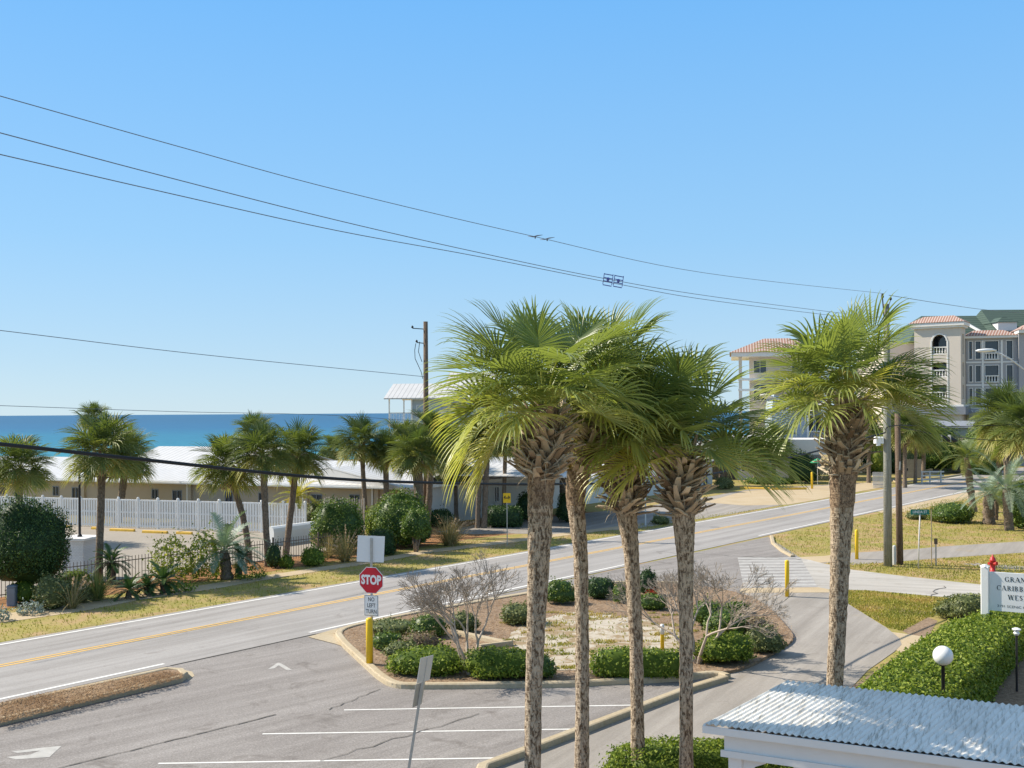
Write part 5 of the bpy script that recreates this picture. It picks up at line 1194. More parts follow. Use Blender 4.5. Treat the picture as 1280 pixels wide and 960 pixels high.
# street name sign
p = P(1148, 711); t = thing('street_name_sign', 'green street name blade on a pale slim post on the grass strip', 'street sign', p, R(-4))
h = Q(1150, 640, p.y).z; g = MB(); g.tube([(0, 0, 0), (0.03, 0, h * 0.5), (0.09, 0, h - 0.1)], 0.032, 8); part('post', g, M['wood_white'], t, True)
g = MB(); g.bbox(-0.34, 0.50, -0.012, -0.001, h - 0.12, h + 0.12, 0.001); text(g, 'LINDA ST', 0.17, 0.08, -0.016, h, 1, 0.002, 0.9); part('blade', g, [M['green_sign'], M['white_sign']], t)
p = P(1164.5, 708); g = MB(); h = Q(1166, 634, p.y).z; g.box(-0.02, 0.02, -0.01, 0.01, 0, h - 0.15); g.add([(-0.02, 0, h - 0.15), (0.02, 0, h - 0.15), (0, 0, h)], [(0, 1, 2)])
solo('marker_stake', g, M['tan_concrete'], 'thin tan wooden stake right of the street name post', 'stake', p)
p = P(1170, 707); t = thing('utility_marker', 'short steel marker post with a small dark box on top', 'marker post', p, R(8))
h = Q(1172, 673, p.y).z; g = MB(); g.box(-0.03, 0.03, -0.012, 0.012, 0, h - 0.25); part('post', g, M['galv'], t)
g = MB(); g.bbox(-0.07, 0.07, -0.05, 0.05, h - 0.27, h, 0.015); part('box', g, M['pole_brown'], t)
# fire hydrant
p = P(1241, 715); t = thing('fire_hydrant', 'red fire hydrant on the grass behind the white property sign', 'fire hydrant', p, R(20))
g = MB(); g.lathe([(0.16, 0), (0.16, 0.04), (0.115, 0.05), (0.115, 0.48), (0.14, 0.50), (0.14, 0.54), (0.125, 0.56), (0.11, 0.64), (0.05, 0.70), (0.035, 0.71), (0.035, 0.78), (0.02, 0.79)], 16); part('barrel', g, M['red_paint'], t, True)
for a, rr in ((90, 0.085), (180, 0.065), (0, 0.065)):
    g = MB(); dx, dy = math.cos(R(a)), -abs(math.sin(R(a))); g.tube([(dx * 0.08, dy * 0.08, 0.40), (dx * 0.2, dy * 0.2, 0.40)], rr * 0.85, 10); g.tube([(dx * 0.19, dy * 0.19, 0.40), (dx * 0.235, dy * 0.235, 0.40)], rr, 8); part('hose_cap', g, M['red_paint'], t)
# leaning sign seen edge-on in the lot
Yl = 17.5; p = Q(492, 600, Yl); p.z = 0; tp = Q(533, 822, Yl) - p; bt = Vector((0, 0, 0)); at = lambda z: Vector((tp.x * z / tp.z, 0, z))
t = thing('lot_sign', 'leaning steel sign post seen from the side in the parking lot', 'sign', p)
g = MB(); g.beam(at(0), at(tp.z), 0.045, 0.05); part('post', g, M['galv'], t)
za, zb_ = Q(524, 882, Yl).z, Q(530, 820, Yl).z
zm = Q(526, 852, Yl).z
g = MB(); g.xf = Matrix.Translation(at((zm + zb_) / 2) + Vector((0.01, -0.02, 0))) @ Matrix.Rotation(math.atan2(tp.x, tp.z), 4, 'Y') @ Matrix.Rotation(R(62), 4, 'Z'); hh = (zb_ - zm) / 2
g.bbox(-0.2, 0.2, -0.004, 0.004, -hh, hh, 0.002); part('plate', g, M['sign_back'], t)
g = MB(); g.xf = Matrix.Translation(at((zm + za) / 2) + Vector((-0.03, -0.02, 0))) @ Matrix.Rotation(math.atan2(tp.x, tp.z), 4, 'Y') @ Matrix.Rotation(R(66), 4, 'Z'); hh = (zm - za) / 2
g.bbox(-0.16, 0.16, -0.004, 0.004, -hh, hh - 0.01, 0.002); part('plate', g, M['galv'], t)
# property sign
Yg = 31.0; A = Q(1231.5, 770, Yg); A.z = 0
t = thing('property_sign', 'white post mounted property sign with dark serif lettering above the hedge', 'sign', A, R(-30))
ht = Q(1231, 708, Yg).z
for x in (0, 2.2):
    g = MB(); g.bbox(-0.11 + x, 0.11 + x, -0.11, 0.11, 0, ht, 0.02); g.lathe([(0.15, 0), (0.05, 0.06)], 4, (x, 0, ht)); part('post', g, M['vinyl'], t)
z0, z1 = Q(1240, 762, Yg).z, Q(1240, 714, Yg).z; hp = z1 - z0
g = MB(); g.bbox(0.112, 2.088, -0.03, 0.03, z0, z1, 0.004); xm = 0.88
for s, zz, hh in (('GRAND', 0.77, 0.125), ('CARIBBEAN', 0.54, 0.125), ('WEST', 0.31, 0.125)): serif(g, s, xm, -0.034, z0 + hp * zz, hh * hp, 1, 0.12)
text(g, '3191 SCENIC HWY 98', 0.105, xm, -0.034, z0 + hp * 0.13, 1, 0.0, 1.1); part('panel', g, [M['white_sign'], M['navy']], t)
# globe lamps
Yg2 = 23.0; p = Q(1179, 870, Yg2); p.z = 0; zc = Q(1179, 819.5, Yg2).z
t = thing('globe_lamp', 'round white globe lamp on a black post in front of the clipped hedge', 'lamp post', p)
g = MB(); g.lathe([(0.09, 0), (0.09, 0.03), (0.038, 0.06), (0.038, zc - 0.24), (0.075, zc - 0.22), (0.075, zc - 0.18)], 12); part('post', g, M['black'], t, True)
g = MB(); g.lathe([(0.215 * math.sin(math.pi * k / 16) + 1e-4, zc - 0.215 * math.cos(math.pi * k / 16)) for k in range(17)], 24); part('globe', g, M['lamp_globe'], t, True)
Yg3 = 27; p = Q(1271, 850, Yg3); p.z = 0; zc = Q(1271, 789, Yg3).z
t = thing('garden_lamp', 'slim black garden lamp with a small white cap at the right edge', 'lamp post', p)
g = MB(); g.lathe([(0.03, 0), (0.03, zc - 0.12), (0.05, zc - 0.10)], 10); part('post', g, M['black'], t)
g = MB(); g.lathe([(0.05, zc - 0.10), (0.08, zc - 0.05), (0.05, zc), (0.10, zc + 0.03), (0.11, zc + 0.06), (0.04, zc + 0.09)], 14); part('lamp_head', g, M['white_paint'], t)
# flag bracket sign across the road
Yf = 62; p = P(807, 657); t = thing('flag_post', 'slim pale post with a short black arm holding a small striped flag, across the road', 'post', p)
h = Q(807, 598, p.y).z; g = MB(); g.box(-0.04, 0.04, -0.03, 0.03, 0, h); part('post', g, M['sign_back'], t)
g = MB(); g.beam((-0.1, -0.04, h - 0.03), (0.95, -0.04, h + 0.03), 0.04, 0.07); part('arm', g, M['black'], t)
g = MB()
for k in range(9):
    x = 0.02 + k * 0.07; g.add([(x, -0.05, h + 0.08), (x + 0.07, -0.05, h + 0.08), (x + 0.07 - 0.35, -0.09, h + 0.55), (x - 0.35 + 0.0, -0.09, h + 0.55)], [(0, 1, 2, 3)], k % 2)
g.v = [(v[0] + 0.25, v[1], v[2]) for v in g.v]; part('flag', g, [M['flag_red'], M['white_paint']], t)
# mailbox, umbrella, utility cabinet
p = P(1131, 601); t = thing('mailbox', 'dark mailbox on a pale post on the far verge', 'mailbox', p)
g = MB(); g.box(-0.06, 0.06, -0.06, 0.06, 0, 1.05); part('post', g, M['wood_white'], t)
g = MB(); g.prism([(-0.3, -0.12), (0.3, -0.12), (0.3, 0.12), (-0.3, 0.12)], 1.05, 1.2); g.tube([(-0.3, 0, 1.2), (0.3, 0, 1.2)], 0.12, 10); part('box', g, M['black'], t)
p = Q(1022, 600, 103); p.z = 0; t = thing('patio_umbrella', 'green patio umbrella above the dark shrub by the white building', 'umbrella', p)
g = MB(); g.lathe([(0.03, 0), (0.03, 2.4)], 8); part('pole', g, M['wood_white'], t)
g = MB(); g.lathe([(0.75, 2.15), (0.76, 2.2), (0.4, 2.42), (0.03, 2.6)], 8); part('canopy', g, M['green_awning'], t)
p = P(15, 757); g = MB(); g.bbox(-0.16, 0.16, -0.16, 0.16, 0, 0.72, 0.03); g.bbox(-0.18, 0.18, -0.18, 0.18, 0.721, 0.80, 0.05)
solo('utility_cabinet', g, M['slate'], 'small dark utility cabinet below the big round tree at the left edge', 'utility box', p, R(10))
# wheel stops
def wheel_stop(a, b, label, mat='yellow_kerb', h=0.16, grp='yellow wheel stops', z=0.0):
    a, b = P(*a, z), P(*b, z); d = b - a; L = d.length; g = MB()
    pr = [(-0.1, 0), (-0.085, h * 0.75), (-0.06, h), (0.06, h), (0.085, h * 0.75), (0.1, 0)]; n = 6
    g.add([(0, y, zz) for y, zz in pr] + [(L, y, zz) for y, zz in pr], [(0, 1, 2, 3, 4, 5)[::-1], (6, 7, 8, 9, 10, 11)] + [(i, i + 1, i + 7, i + 6) for i in range(5)] + [(0, 6, 11, 5)])
    solo('wheel_stop', g, M[mat], label, 'wheel stop', a, math.atan2(d.y, d.x), grp)
for k, (x0, x1, y) in enumerate(((73, 86, 659.5), (115, 127, 661.5), (138, 168, 663.5), (178.5, 209, 666), (221, 240, 667.5))):
    wheel_stop((x0, y), (x1, y + (x1 - x0) * 0.035), ('leftmost yellow wheel stop by the white fence', 'yellow wheel stop by the white fence just left of the tall palm trunk', 'long yellow wheel stop by the white fence just right of the tall palm trunk', 'long yellow wheel stop second from the right by the white fence', 'rightmost yellow wheel stop at the foot of the white fence')[k])
wheel_stop((566, 792), (630, 806), 'tan concrete bar lying in the mulch behind the left bare tree', 'kerb', 0.14, 'concrete bars in the island', 0.1)
wheel_stop((600, 812), (640, 807), 'short tan concrete bar at the left end of the sandy patch', 'kerb', 0.16, 'concrete bars in the island', 0.1)
for k, (a, b) in enumerate((((925, 611), (962, 612)), ((964, 612.5), (1008, 612)))):
    wheel_stop(a, b, ('left' if k == 0 else 'right') + ' length of yellow kerb at the back of the tan apron', 'yellow_kerb', 0.2, 'yellow kerb lengths')

# ================================================================ ENTRANCE CANOPY
zc = 2.5; nl, fl_, fr_ = P(883, 905, zc), P(985, 855, zc), P(1280, 887, zc)
ex = (fr_ - fl_).normalized(); ey = (fl_ - nl); dep = ey.dot(Vector((-ex.y, ex.x, 0))); sk = ey.dot(ex); Lc = 8.2
t = thing('entrance_canopy', 'white open canopy with a corrugated roof at the lower right corner', 'canopy', (nl.x, nl.y, 0), math.atan2(ex.y, ex.x))
g = MB(); pitch = 0.10; n = int(Lc / pitch); vs = []; fs = []; K = 8; tot = n * K
for i in range(tot + 1):
    x = Lc * i / tot; u = (i % K) / K; zz = 0.014 * (math.cos(2 * math.pi * u))
    for f, dz in ((0, 0.0), (0.5, 0.03), (1, 0.06)): vs.append((x + sk * f, dep * f, zc + zz + dz))
for i in range(tot):
    for k in range(2): a = i * 3 + k; fs.append((a, a + 3, a + 4, a + 1))
g.add(vs, fs); part('corrugated_roof', g, M['corrugated'], t, True)
def slab(g, x0, x1, ya, yb, z0, z1, m=0):
    s0, s1 = sk * ya / dep, sk * yb / dep
    g.add([(x0 + s0, ya, z0), (x1 + s0, ya, z0), (x1 + s1, yb, z0), (x0 + s1, yb, z0), (x0 + s0, ya, z1), (x1 + s0, ya, z1), (x1 + s1, yb, z1), (x0 + s1, yb, z1)],
          [(0, 3, 2, 1), (4, 5, 6, 7), (0, 1, 5, 4), (1, 2, 6, 5), (2, 3, 7, 6), (3, 0, 4, 7)], m)
g = MB(); slab(g, -0.04, Lc, -0.05, -0.02, zc - 0.13, zc - 0.02); slab(g, -0.04, -0.01, -0.02, dep, zc - 0.13, zc + 0.0); slab(g, -0.04, Lc, dep, dep + 0.03, zc - 0.1, zc + 0.02); part('roof_edge', g, M['trim'], t)
g = MB(); slab(g, 0.22, Lc, 0.12, 0.17, zc - 0.42, zc - 0.10); slab(g, 0.22, 0.27, 0.17, dep - 0.2, zc - 0.42, zc - 0.1); slab(g, 0.22, Lc, dep - 0.25, dep - 0.2, zc - 0.42, zc - 0.06); part('fascia', g, M['blue_grey'] if 0 else M['trim'], t)
g = MB(); slab(g, 0.18, Lc, 0.08, 0.12, zc - 0.50, zc - 0.40); slab(g, 0.27, Lc, 0.17, dep - 0.25, zc - 0.46, zc - 0.43); part('soffit', g, M['trim'], t)
for x in (0.36, 2.9, 5.4, 7.8):
    for yy in (0.16, dep - 0.42):
        s0 = sk * yy / dep; g = MB(); g.bbox(x + s0 - 0.1, x + s0 + 0.12, yy, yy + 0.2, 0, zc - 0.5, 0.015); g.box(x + s0 - 0.15, x + s0 + 0.17, yy - 0.05, yy + 0.25, 0, 0.2); part('post', g, M['trim'], t)
g = MB()
pr = [(0.0, 0.0), (0.42, 0.0), (0.38, -0.05), (0.22, -0.12), (0.06, -0.32), (0.0, -0.36)]
for x in (0.49, 3.03):
    g = MB(); g.add([(x + a, 0.2, zc - 0.502 + b) for a, b in pr] + [(x + a, 0.28, zc - 0.502 + b) for a, b in pr], [(0, 1, 2, 3, 4, 5)[::-1], tuple(range(6, 12))] + [(i, (i + 1) % 6, (i + 1) % 6 + 6, i + 6) for i in range(6)])
    part('bracket', g, M['trim'], t)
# ================================================================ FOREGROUND PALMS
def fg_palm(label, Y, px, widths, org, nleaf, boots_px, seed, bw, Lp=0.95, Ls=1.15, special=(), nb=120, cs=1.0, elmin=10, wind=(0.22, 0, 0), ysplit=640, old=0.75):
    """px: list of (x, y) down the trunk from crown to base, at distance Y"""
    pts = [Q(x, y, Y) for x, y in px]; base = Vector((pts[-1].x, Y, 0)); pts[-1].z = 0
    pts = [p - base for p in pts][::-1]; rad = [pxs(Y, w) / 2 for w in widths][::-1]
    t = thing('palm_tree', label, 'palm tree', base, 0, 'row of tall cabbage palms in the foreground')
    part('trunk', palm_trunk_mesh('trunk', [tuple(p) for p in pts], rad, [M['palm_trunk'], M['palm_husk']], split=(Q(org[0], ysplit, Y) - base).z, seed=seed, n=20, sub=12, lump=0.045), None, t)
    o = Q(org[0], org[1], Y) - base
    zb, zt = (Q(0, boots_px[1], Y) - base).z, (Q(0, boots_px[0], Y) - base).z
    zs = [p.z for p in pts]
    def axis(z): return (float(np.interp(z, zs, [p.x for p in pts])), float(np.interp(z, zs, [p.y for p in pts])))
    rg = np.random.default_rng(seed + 50)
    part('leaf_bases', boots(rg, nb, zb, zt, bw[0], bw[1], 0.43 * cs, 0.052 * cs, axis).mesh('leaf_bases', M['boot']), None, t)
    c = part('crown', fan_crown(np.random.default_rng(seed), nleaf, Lp, Ls, 38, 8, 82, elmin, special=special, wind=wind, old=old).mesh('crown', M['frond']), None, t); c.location = o
    return t
fg_palm('thickest foreground palm, leftmost of the four, one long frond reaching out left', 17.0,
        [(683, 505), (680, 560), (676, 610), (675, 660), (671, 760), (667, 860), (666, 960), (664, 1077)], [30, 42, 33, 30, 24, 21, 21, 24], (680, 520), 42, (528, 604), 3, (0.24, 0.27),
        0.95, 0.92, ((165, 62, 1.15, 1.0, 0.25, 0.3), (186, -18, 0.8, 1.0, 0.8, 0.6), (215, 20, 0.95, 1.0, 0.6, 0.5), (182, 10, 1.0, 1.05, 0.72, 0.75), (175, 50, 0.95, 1.0, 0.3, 0.5), (195, 30, 0.85, 0.95, 0.5, 0.6), (196, -8, 0.75, 0.95, 0.78, 0.7)), 170)
fg_palm('foreground palm second from left with its crown overlapping the thickest palm', 19.0,
        [(752, 505), (742, 545), (724, 590), (719, 620), (726, 690), (728, 780), (728, 900), (727, 1018)], [28, 36, 30, 24, 18, 17, 17, 20], (748, 520), 46, (528, 596), 8, (0.22, 0.25),
        0.98, 0.98, ((0, 50, 1.2, 1.1, 0.25, 0.4), (350, -10, 0.85, 1.0, 0.7, 0.6), (300, 5, 0.8, 1.0, 0.6, 0.6), (10, 35, 1.0, 1.05, 0.4, 0.6), (350, 12, 0.8, 1.0, 0.6, 0.7), (355, 25, 0.95, 1.05, 0.4, 0.7)), 150)
fg_palm('foreground palm third from left with a slim mottled trunk', 19.3,
        [(781, 545), (781, 590), (783, 640), (789, 690), (795, 800), (797, 920), (798, 1012)], [28, 34, 26, 19, 17, 17, 20], (780, 558), 26, (562, 648), 14, (0.21, 0.24), 0.78, 0.9, ((330, 30, 0.9, 0.95, 0.4, 0.4),), 140, elmin=0)
fg_palm('rightmost of the four grouped foreground palms with fronds fanning out right', 18.6,
        [(849, 560), (851, 600), (855, 650), (857, 700), (858, 800), (858, 920), (858, 1028)], [26, 36, 28, 20, 17, 17, 20], (850, 570), 30, (572, 650), 21, (0.22, 0.26), 0.92, 0.92,
        ((355, 10, 0.9, 1.0, 0.5, 0.35), (8, 18, 1.2, 1.1, 0.4, 0.3), (5, 24, 1.05, 1.05, 0.35, 0.4), (340, 12, 0.85, 1.0, 0.5, 0.5), (20, 45, 1.0, 1.0, 0.2, 0.35), (170, 60, 1, 1, 0.3, 0.4)), 140, elmin=0)
fg_palm('tall solitary foreground palm on the right, rising behind the white canopy roof', 21.5,
        [(1060, 498), (1057, 550), (1053, 600), (1050, 700), (1047, 780), (1043, 860), (1042, 958)], [30, 44, 32, 24, 21, 20, 24], (1058, 510), 44, (512, 602), 30, (0.24, 0.29), 0.95, 0.98,
        ((355, 12, 1.05, 1.1, 0.5, 0.4), (0, 30, 1.05, 1.05, 0.3, 0.4), (200, 15, 0.9, 1.0, 0.5, 0.6), (350, 10, 0.9, 1.05, 0.4, 0.5)), 170, elmin=12)

# ================================================================ PALMS FARTHER OFF
CR = [fan_crown(np.random.default_rng(100 + i), 54, 0.62, 0.88, 28, 5, 84, -34, young=0.1, old=0.85).mesh('crown', M['frond_far']) for i in range(4)]
BT = boots(np.random.default_rng(5), 46, -0.85, 0.0, 0.15, 0.17, 0.22, 0.05).mesh('leaf_bases', M['boot'])
kk = [0]
def far_palm(label, crown, r, base=None, Y=None, tw=None, bend=0.0, grp='palms across the road', hide_boot=False):
    cx, cy = crown
    if Y is None: b = P(*base); Y = b.y
    else: b = Q(base[0] if base else cx, 600, Y); b.z = 0
    R_ = pxs(Y, r); o = Q(cx, cy + r * 0.28, Y) - b; s = R_ / 1.28; kk[0] += 1; i = kk[0]
    t = thing('palm_tree', label, 'palm tree', b, 0, grp)
    rt = pxs(Y, tw) / 2 if tw else 0.15
    n = 6; pts = [(o.x * (f ** (1 + bend)), 0, o.z * f) for f in [k / n for k in range(n + 1)]]
    part('trunk', palm_trunk_mesh('trunk', pts, [rt * 1.25] + [rt] * (n - 1) + [rt * 0.9], [M['far_trunk']], seed=i, n=10, sub=4, lump=0.06), None, t)
    c = link('crown', CR[i % 4], t, o, i * 1.7); c.scale = (s, s, s * 1.02)
    q = link('leaf_bases', BT, t, o, i * 0.9); q.scale = (s * rt / 0.14, s * rt / 0.14, s)
    return t
far_palm('palm at the left edge above the dark round tree', (25, 578), 36, (23, 700), 60, 9)
far_palm('tall slim palm in front of the white fence beside the black lamp post', (128, 556), 44, (123, 728), None, 9.5)
far_palm('palm standing behind the white fence, its shaggy trunk close right of the slim palm', (158, 566), 34, (147, 640), 71, 9)
far_palm('small distant palm whose crown shows against the sea above the slim palm', (118, 520), 18, (118, 640), 95, 5)
far_palm('leaning palm with curved trunk left of the pair before the beige building', (283, 577), 36, (311, 702), None, 8, 0.9)
far_palm('middle palm of the three close trunks before the white fence', (328, 560), 36, (335, 708), None, 8)
far_palm('palm with straight dark trunk just left of the round bush', (372, 562), 36, (357, 694), None, 8)
far_palm('distant palm crown rising against the sea behind the three close trunks', (318, 537), 22, (318, 640), 88, 6)
far_palm('distant palm crown against the sea left of the sunlit palm', (418, 560), 18, (420, 640), 90, 6)
far_palm('sunlit palm with yellowish crown behind the two round bushes', (452, 548), 30, (458, 662), None, 6)
far_palm('smaller palm directly behind the second round bush', (482, 562), 24, (484, 662), None, 7)
far_palm('palm with thick pale trunk beside the far utility pole', (522, 562), 32, (525, 678), None, 12)
far_palm('stout palm close right of the far utility pole', (541, 540), 30, (533, 672), None, 8)
far_palm('slim palm standing against the white wing wall', (568, 572), 26, (570, 652), None, 6)
far_palm('left one of the two touching palm trunks by the white wing', (600, 545), 28, (597, 660), None, 6)
far_palm('right one of the two touching palm trunks by the white wing', (610, 536), 28, (605, 660), None, 7)
far_palm('palm crown hiding the foot of the raised beach house', (502, 548), 26, (502, 640), 82, 6)
far_palm('palm behind the slim one by the white wing wall', (556, 556), 26, (556, 640), 84, 6)
far_palm('palm crown just right of the two touching trunks', (650, 556), 26, (652, 640), 86, 6)
far_palm('palm crown directly above the white wing roof left of the two touching trunks', (584, 556), 24, (584, 640), 88, 6)
far_palm('palm between the third and fourth foreground palms across the road', (822, 560), 24, (820, 640), 96, 6)
far_palm('straight palm rising from the box hedge by the white wing', (632, 545), 26, (629, 655), None, 5)
far_palm('palm with pale trunk seen between the first two foreground palms', (704, 570), 22, (704, 646), None, 9)
far_palm('distant palm in front of the low white building', (966, 550), 24, (968, 603), None, 5)
far_palm('thin palm left of the low white building, near the tan apron', (946, 560), 16, (943, 603), None, 4)
far_palm('palm with leafy green trunk at the left of the tan apron', (902, 560), 24, (902, 608), None, 7)
far_palm('background palm behind the tall grey utility pole', (1086, 535), 24, (1086, 590), 105, 5, grp='palms near the road bend')
far_palm('background palm just right of the brown stub pole', (1131, 533), 26, (1131, 600), 98, 5, grp='palms near the road bend')
far_palm('background palm left of the white pillar near the rail fence', (1145, 540), 22, (1144, 600), 104, 4, grp='palms near the road bend')
far_palm('background palm directly behind the rail fence', (1155, 546), 20, (1154, 600), 110, 5, grp='palms near the road bend')
far_palm('tall palm with white grey trunk at the right edge below the street light', (1257, 515), 38, (1262, 640), 68, 9, grp='palms near the road bend')
far_palm('large palm crown cut by the right edge of the view', (1284, 530), 40, (1286, 640), 60, 9, grp='palms near the road bend')
far_palm('small palm crown filling the gap behind the two right edge palms', (1248, 552), 24, (1250, 620), 82, 6, grp='palms near the road bend')
# feather palms
def feather(label, base, crown, r, nf, nl, mat, Y=None, tw=10, ll=0.34, lw=0.018, elmin=-5, v=(0.2, 0.8), g=0.8, cat='palm', name='feather_palm', droop=1.2, tmat='far_trunk', grp=None, vee=0.5):
    b = P(*base) if Y is None else Q(base[0], 600, Y); b.z = 0; Y = b.y; o = Q(*crown, Y) - b; kk[0] += 1; L = pxs(Y, r)
    t = thing(name, label, cat, b, 0, grp); rt = pxs(Y, tw) / 2; n = 4
    part('trunk', palm_trunk_mesh('trunk', [(o.x * k / n, 0, o.z * k / n) for k in range(n + 1)], [rt * 1.2, rt, rt, rt, rt * 0.7], [M[tmat]], seed=kk[0], n=10, sub=4, lump=0.12), None, t)
    c = part('crown', feather_crown(np.random.default_rng(kk[0] + 7), nf, L * 1.25, nl, ll, lw, 78, elmin, g, v[0], v[1], vee, droop).mesh('crown', M[mat]), None, t); c.location = o
feather('grey green feather palm with arching fronds left of the close trunks', (284, 724), (280, 688), 46, 22, 34, 'frond_silver', None, 14, 0.40, 0.018, grp=None)
feather('dark small palm tucked behind the yellow green shrub', (298, 722), (302, 700), 24, 16, 26, 'frond_dark', None, 7, 0.26, 0.018)
feather('sago palm beside the slim palm trunk', (139, 730), (139, 703), 24, 26, 34, 'frond_dark', None, 11, 0.20, 0.014, -15, cat='sago palm', name='sago_palm')
feather('low sago palm in the bed between the yellow green shrubs', (205, 741), (204, 727), 26, 26, 34, 'frond_dark', None, 9, 0.20, 0.014, -10, cat='sago palm', name='sago_palm')
feather('low sago palm just right of the tan grass clump', (160, 748), (162, 738), 22, 22, 30, 'frond_dark', None, 8, 0.18, 0.014, -10, cat='sago palm', name='sago_palm')
feather('low dark sago palm left of the middle sago', (184, 744), (184, 734), 18, 20, 28, 'frond_dark', None, 8, 0.18, 0.014, -10, cat='sago palm', name='sago_palm')
feather('yellow leaved palm behind the white fence', (368, 650), (372, 622), 30, 18, 30, 'frond_yellow', 64.5, 5, 0.36, 0.022, 0)
feather('silvery feather palm with arching fronds at the right, the front one of its clump', (1262, 663), (1258, 612), 50, 26, 36, 'frond_silver', None, 11, 0.42, 0.018, grp=None)
feather('silvery feather palm with a thick rough trunk left of the front one', (1236, 655), (1236, 618), 34, 20, 30, 'frond_silver', None, 14, 0.36, 0.018)
feather('small green feather palm between the two silvery ones', (1244, 650), (1246, 625), 22, 14, 24, 'frond_far', None, 6, 0.28, 0.018)
feather('green feather palm with leaning brown trunk beside the end of the road', (1217, 640), (1208, 572), 34, 24, 34, 'frond_far', None, 8, 0.42, 0.02, -10)

# ================================================================ SHRUBS, HEDGES, TREES
def shrub(label, cx, by, w, h, mat='leaf_green', size=0.10, dens=0.8, p=2.3, name='shrub', cat='shrub', asp=0.55, amp=0.08, depth=0.8, grp=None, z=0.0, Y=None, spikes=0.0, zc=0.35, fr=3.0):
    b = P(cx, by, z) if Y is None else Q(cx, 600, Y); kk[0] += 1; rx = pxs(b.y, w) / 2; ry = rx * depth
    if grp == 'shrubs in the kerbed island': rx *= 1.18; ry *= 1.1
    c = Vector((b.x, b.y + ry * 0.9, z)) if Y is None else Vector((b.x, b.y, z)); c.x *= c.y / b.y
    hh = max(0.15, Q(cx, by - h, c.y).z - z)
    solo(name, shrub_mesh(name, kk[0] * 3 + 1, rx, ry, hh, M[mat], size, dens, p, amp, zc=zc, asp=asp, spikes=spikes, fr=fr), None, label, cat, c, 0, grp)
IS = 'shrubs in the kerbed island'
iz = 0.10
shrub('clipped green bush left of the left bare tree trunk', 533, 847, 84, 36, 'leaf_hedge', 0.09, 0.9, 3.2, grp=IS, z=iz)
shrub('clipped green bush right of the left bare tree trunk', 624, 852, 76, 42, 'leaf_hedge', 0.09, 0.9, 3.2, grp=IS, z=iz)
shrub('dark end bush at the right of the front left clipped row', 672, 851, 40, 34, 'leaf_green', 0.09, 0.9, grp=IS, z=iz)
shrub('long clipped hedge along the front of the island between the slim palm trunks', 803, 850, 134, 40, 'leaf_hedge', 0.09, 0.9, 4.5, 'hedge', 'hedge', depth=0.28, z=iz, amp=0.05)
shrub('green mounded bush right of the right bare tree', 905, 833, 64, 44, 'leaf_hedge', 0.09, 0.9, grp=IS, z=iz)
shrub('bush with brown winter tips at the right end of the island', 955, 818, 44, 34, 'leaf_olive', 0.09, 0.9, grp=IS, z=iz)
shrub('leafy bush behind the green mounded one on the right', 908, 797, 50, 34, 'leaf_green', 0.09, 0.8, grp=IS, z=iz)
shrub('brownish bush behind the right end bush', 942, 796, 36, 26, 'leaf_brown', 0.09, 0.8, grp=IS, z=iz)
shrub('round bush behind the trunk of the right bare tree', 886, 785, 38, 34, 'leaf_green', 0.09, 0.8, grp=IS, z=iz)
shrub('small dark bush nearest the crosswalk', 920, 768, 26, 17, 'leaf_green', 0.09, 0.8, grp=IS, z=iz)
shrub('yellow tipped bush at the back just right of the thickest palm trunk', 700, 757, 36, 32, 'leaf_green', 0.09, 0.8, grp=IS, z=iz)
shrub('round dark bush at the back right of the second palm trunk', 752, 750, 34, 29, 'leaf_dark', 0.08, 0.9, grp=IS, z=iz)
shrub('small green bush at the back left of the third palm trunk', 777, 755, 20, 27, 'leaf_green', 0.09, 0.8, grp=IS, z=iz)
shrub('dark upright bush beside the third palm trunk', 809, 745, 22, 34, 'leaf_dark', 0.09, 0.8, grp=IS, z=iz)
shrub('low green bush below the red leaved sprig', 815, 764, 32, 22, 'leaf_green', 0.09, 0.8, grp=IS, z=iz)
shrub('small sprig of red leaves in the bushes behind the third palm trunk', 815, 748, 12, 9, 'leaf_red', 0.08, 0.6, grp=IS, z=iz)
shrub('low olive hedge at the left tip of the island', 494, 795, 56, 20, 'leaf_olive', 0.09, 0.8, 3, grp=IS, z=iz)
shrub('rounded dark green bush behind the leafless shrub in the island', 536, 799, 42, 32, 'leaf_green', 0.09, 0.8, grp=IS, z=iz)
shrub('bush touching the yellow bollard on its right side', 484, 814, 36, 24, 'leaf_green', 0.09, 0.8, grp=IS, z=iz)
shrub('brown winter shrub in the middle of the left bushes', 524, 815, 48, 24, 'leaf_brown', 0.09, 0.6, grp=IS, z=iz, spikes=0.15)
shrub('mottled bush directly behind the left clipped bush', 504, 825, 40, 24, 'leaf_olive', 0.09, 0.8, grp=IS, z=iz)
shrub('dark bush behind the left bare tree', 580, 793, 32, 28, 'leaf_olive', 0.09, 0.8, grp=IS, z=iz)
shrub('bush under the right side of the left bare tree', 650, 783, 44, 30, 'leaf_olive', 0.09, 0.6, grp=IS, z=iz)
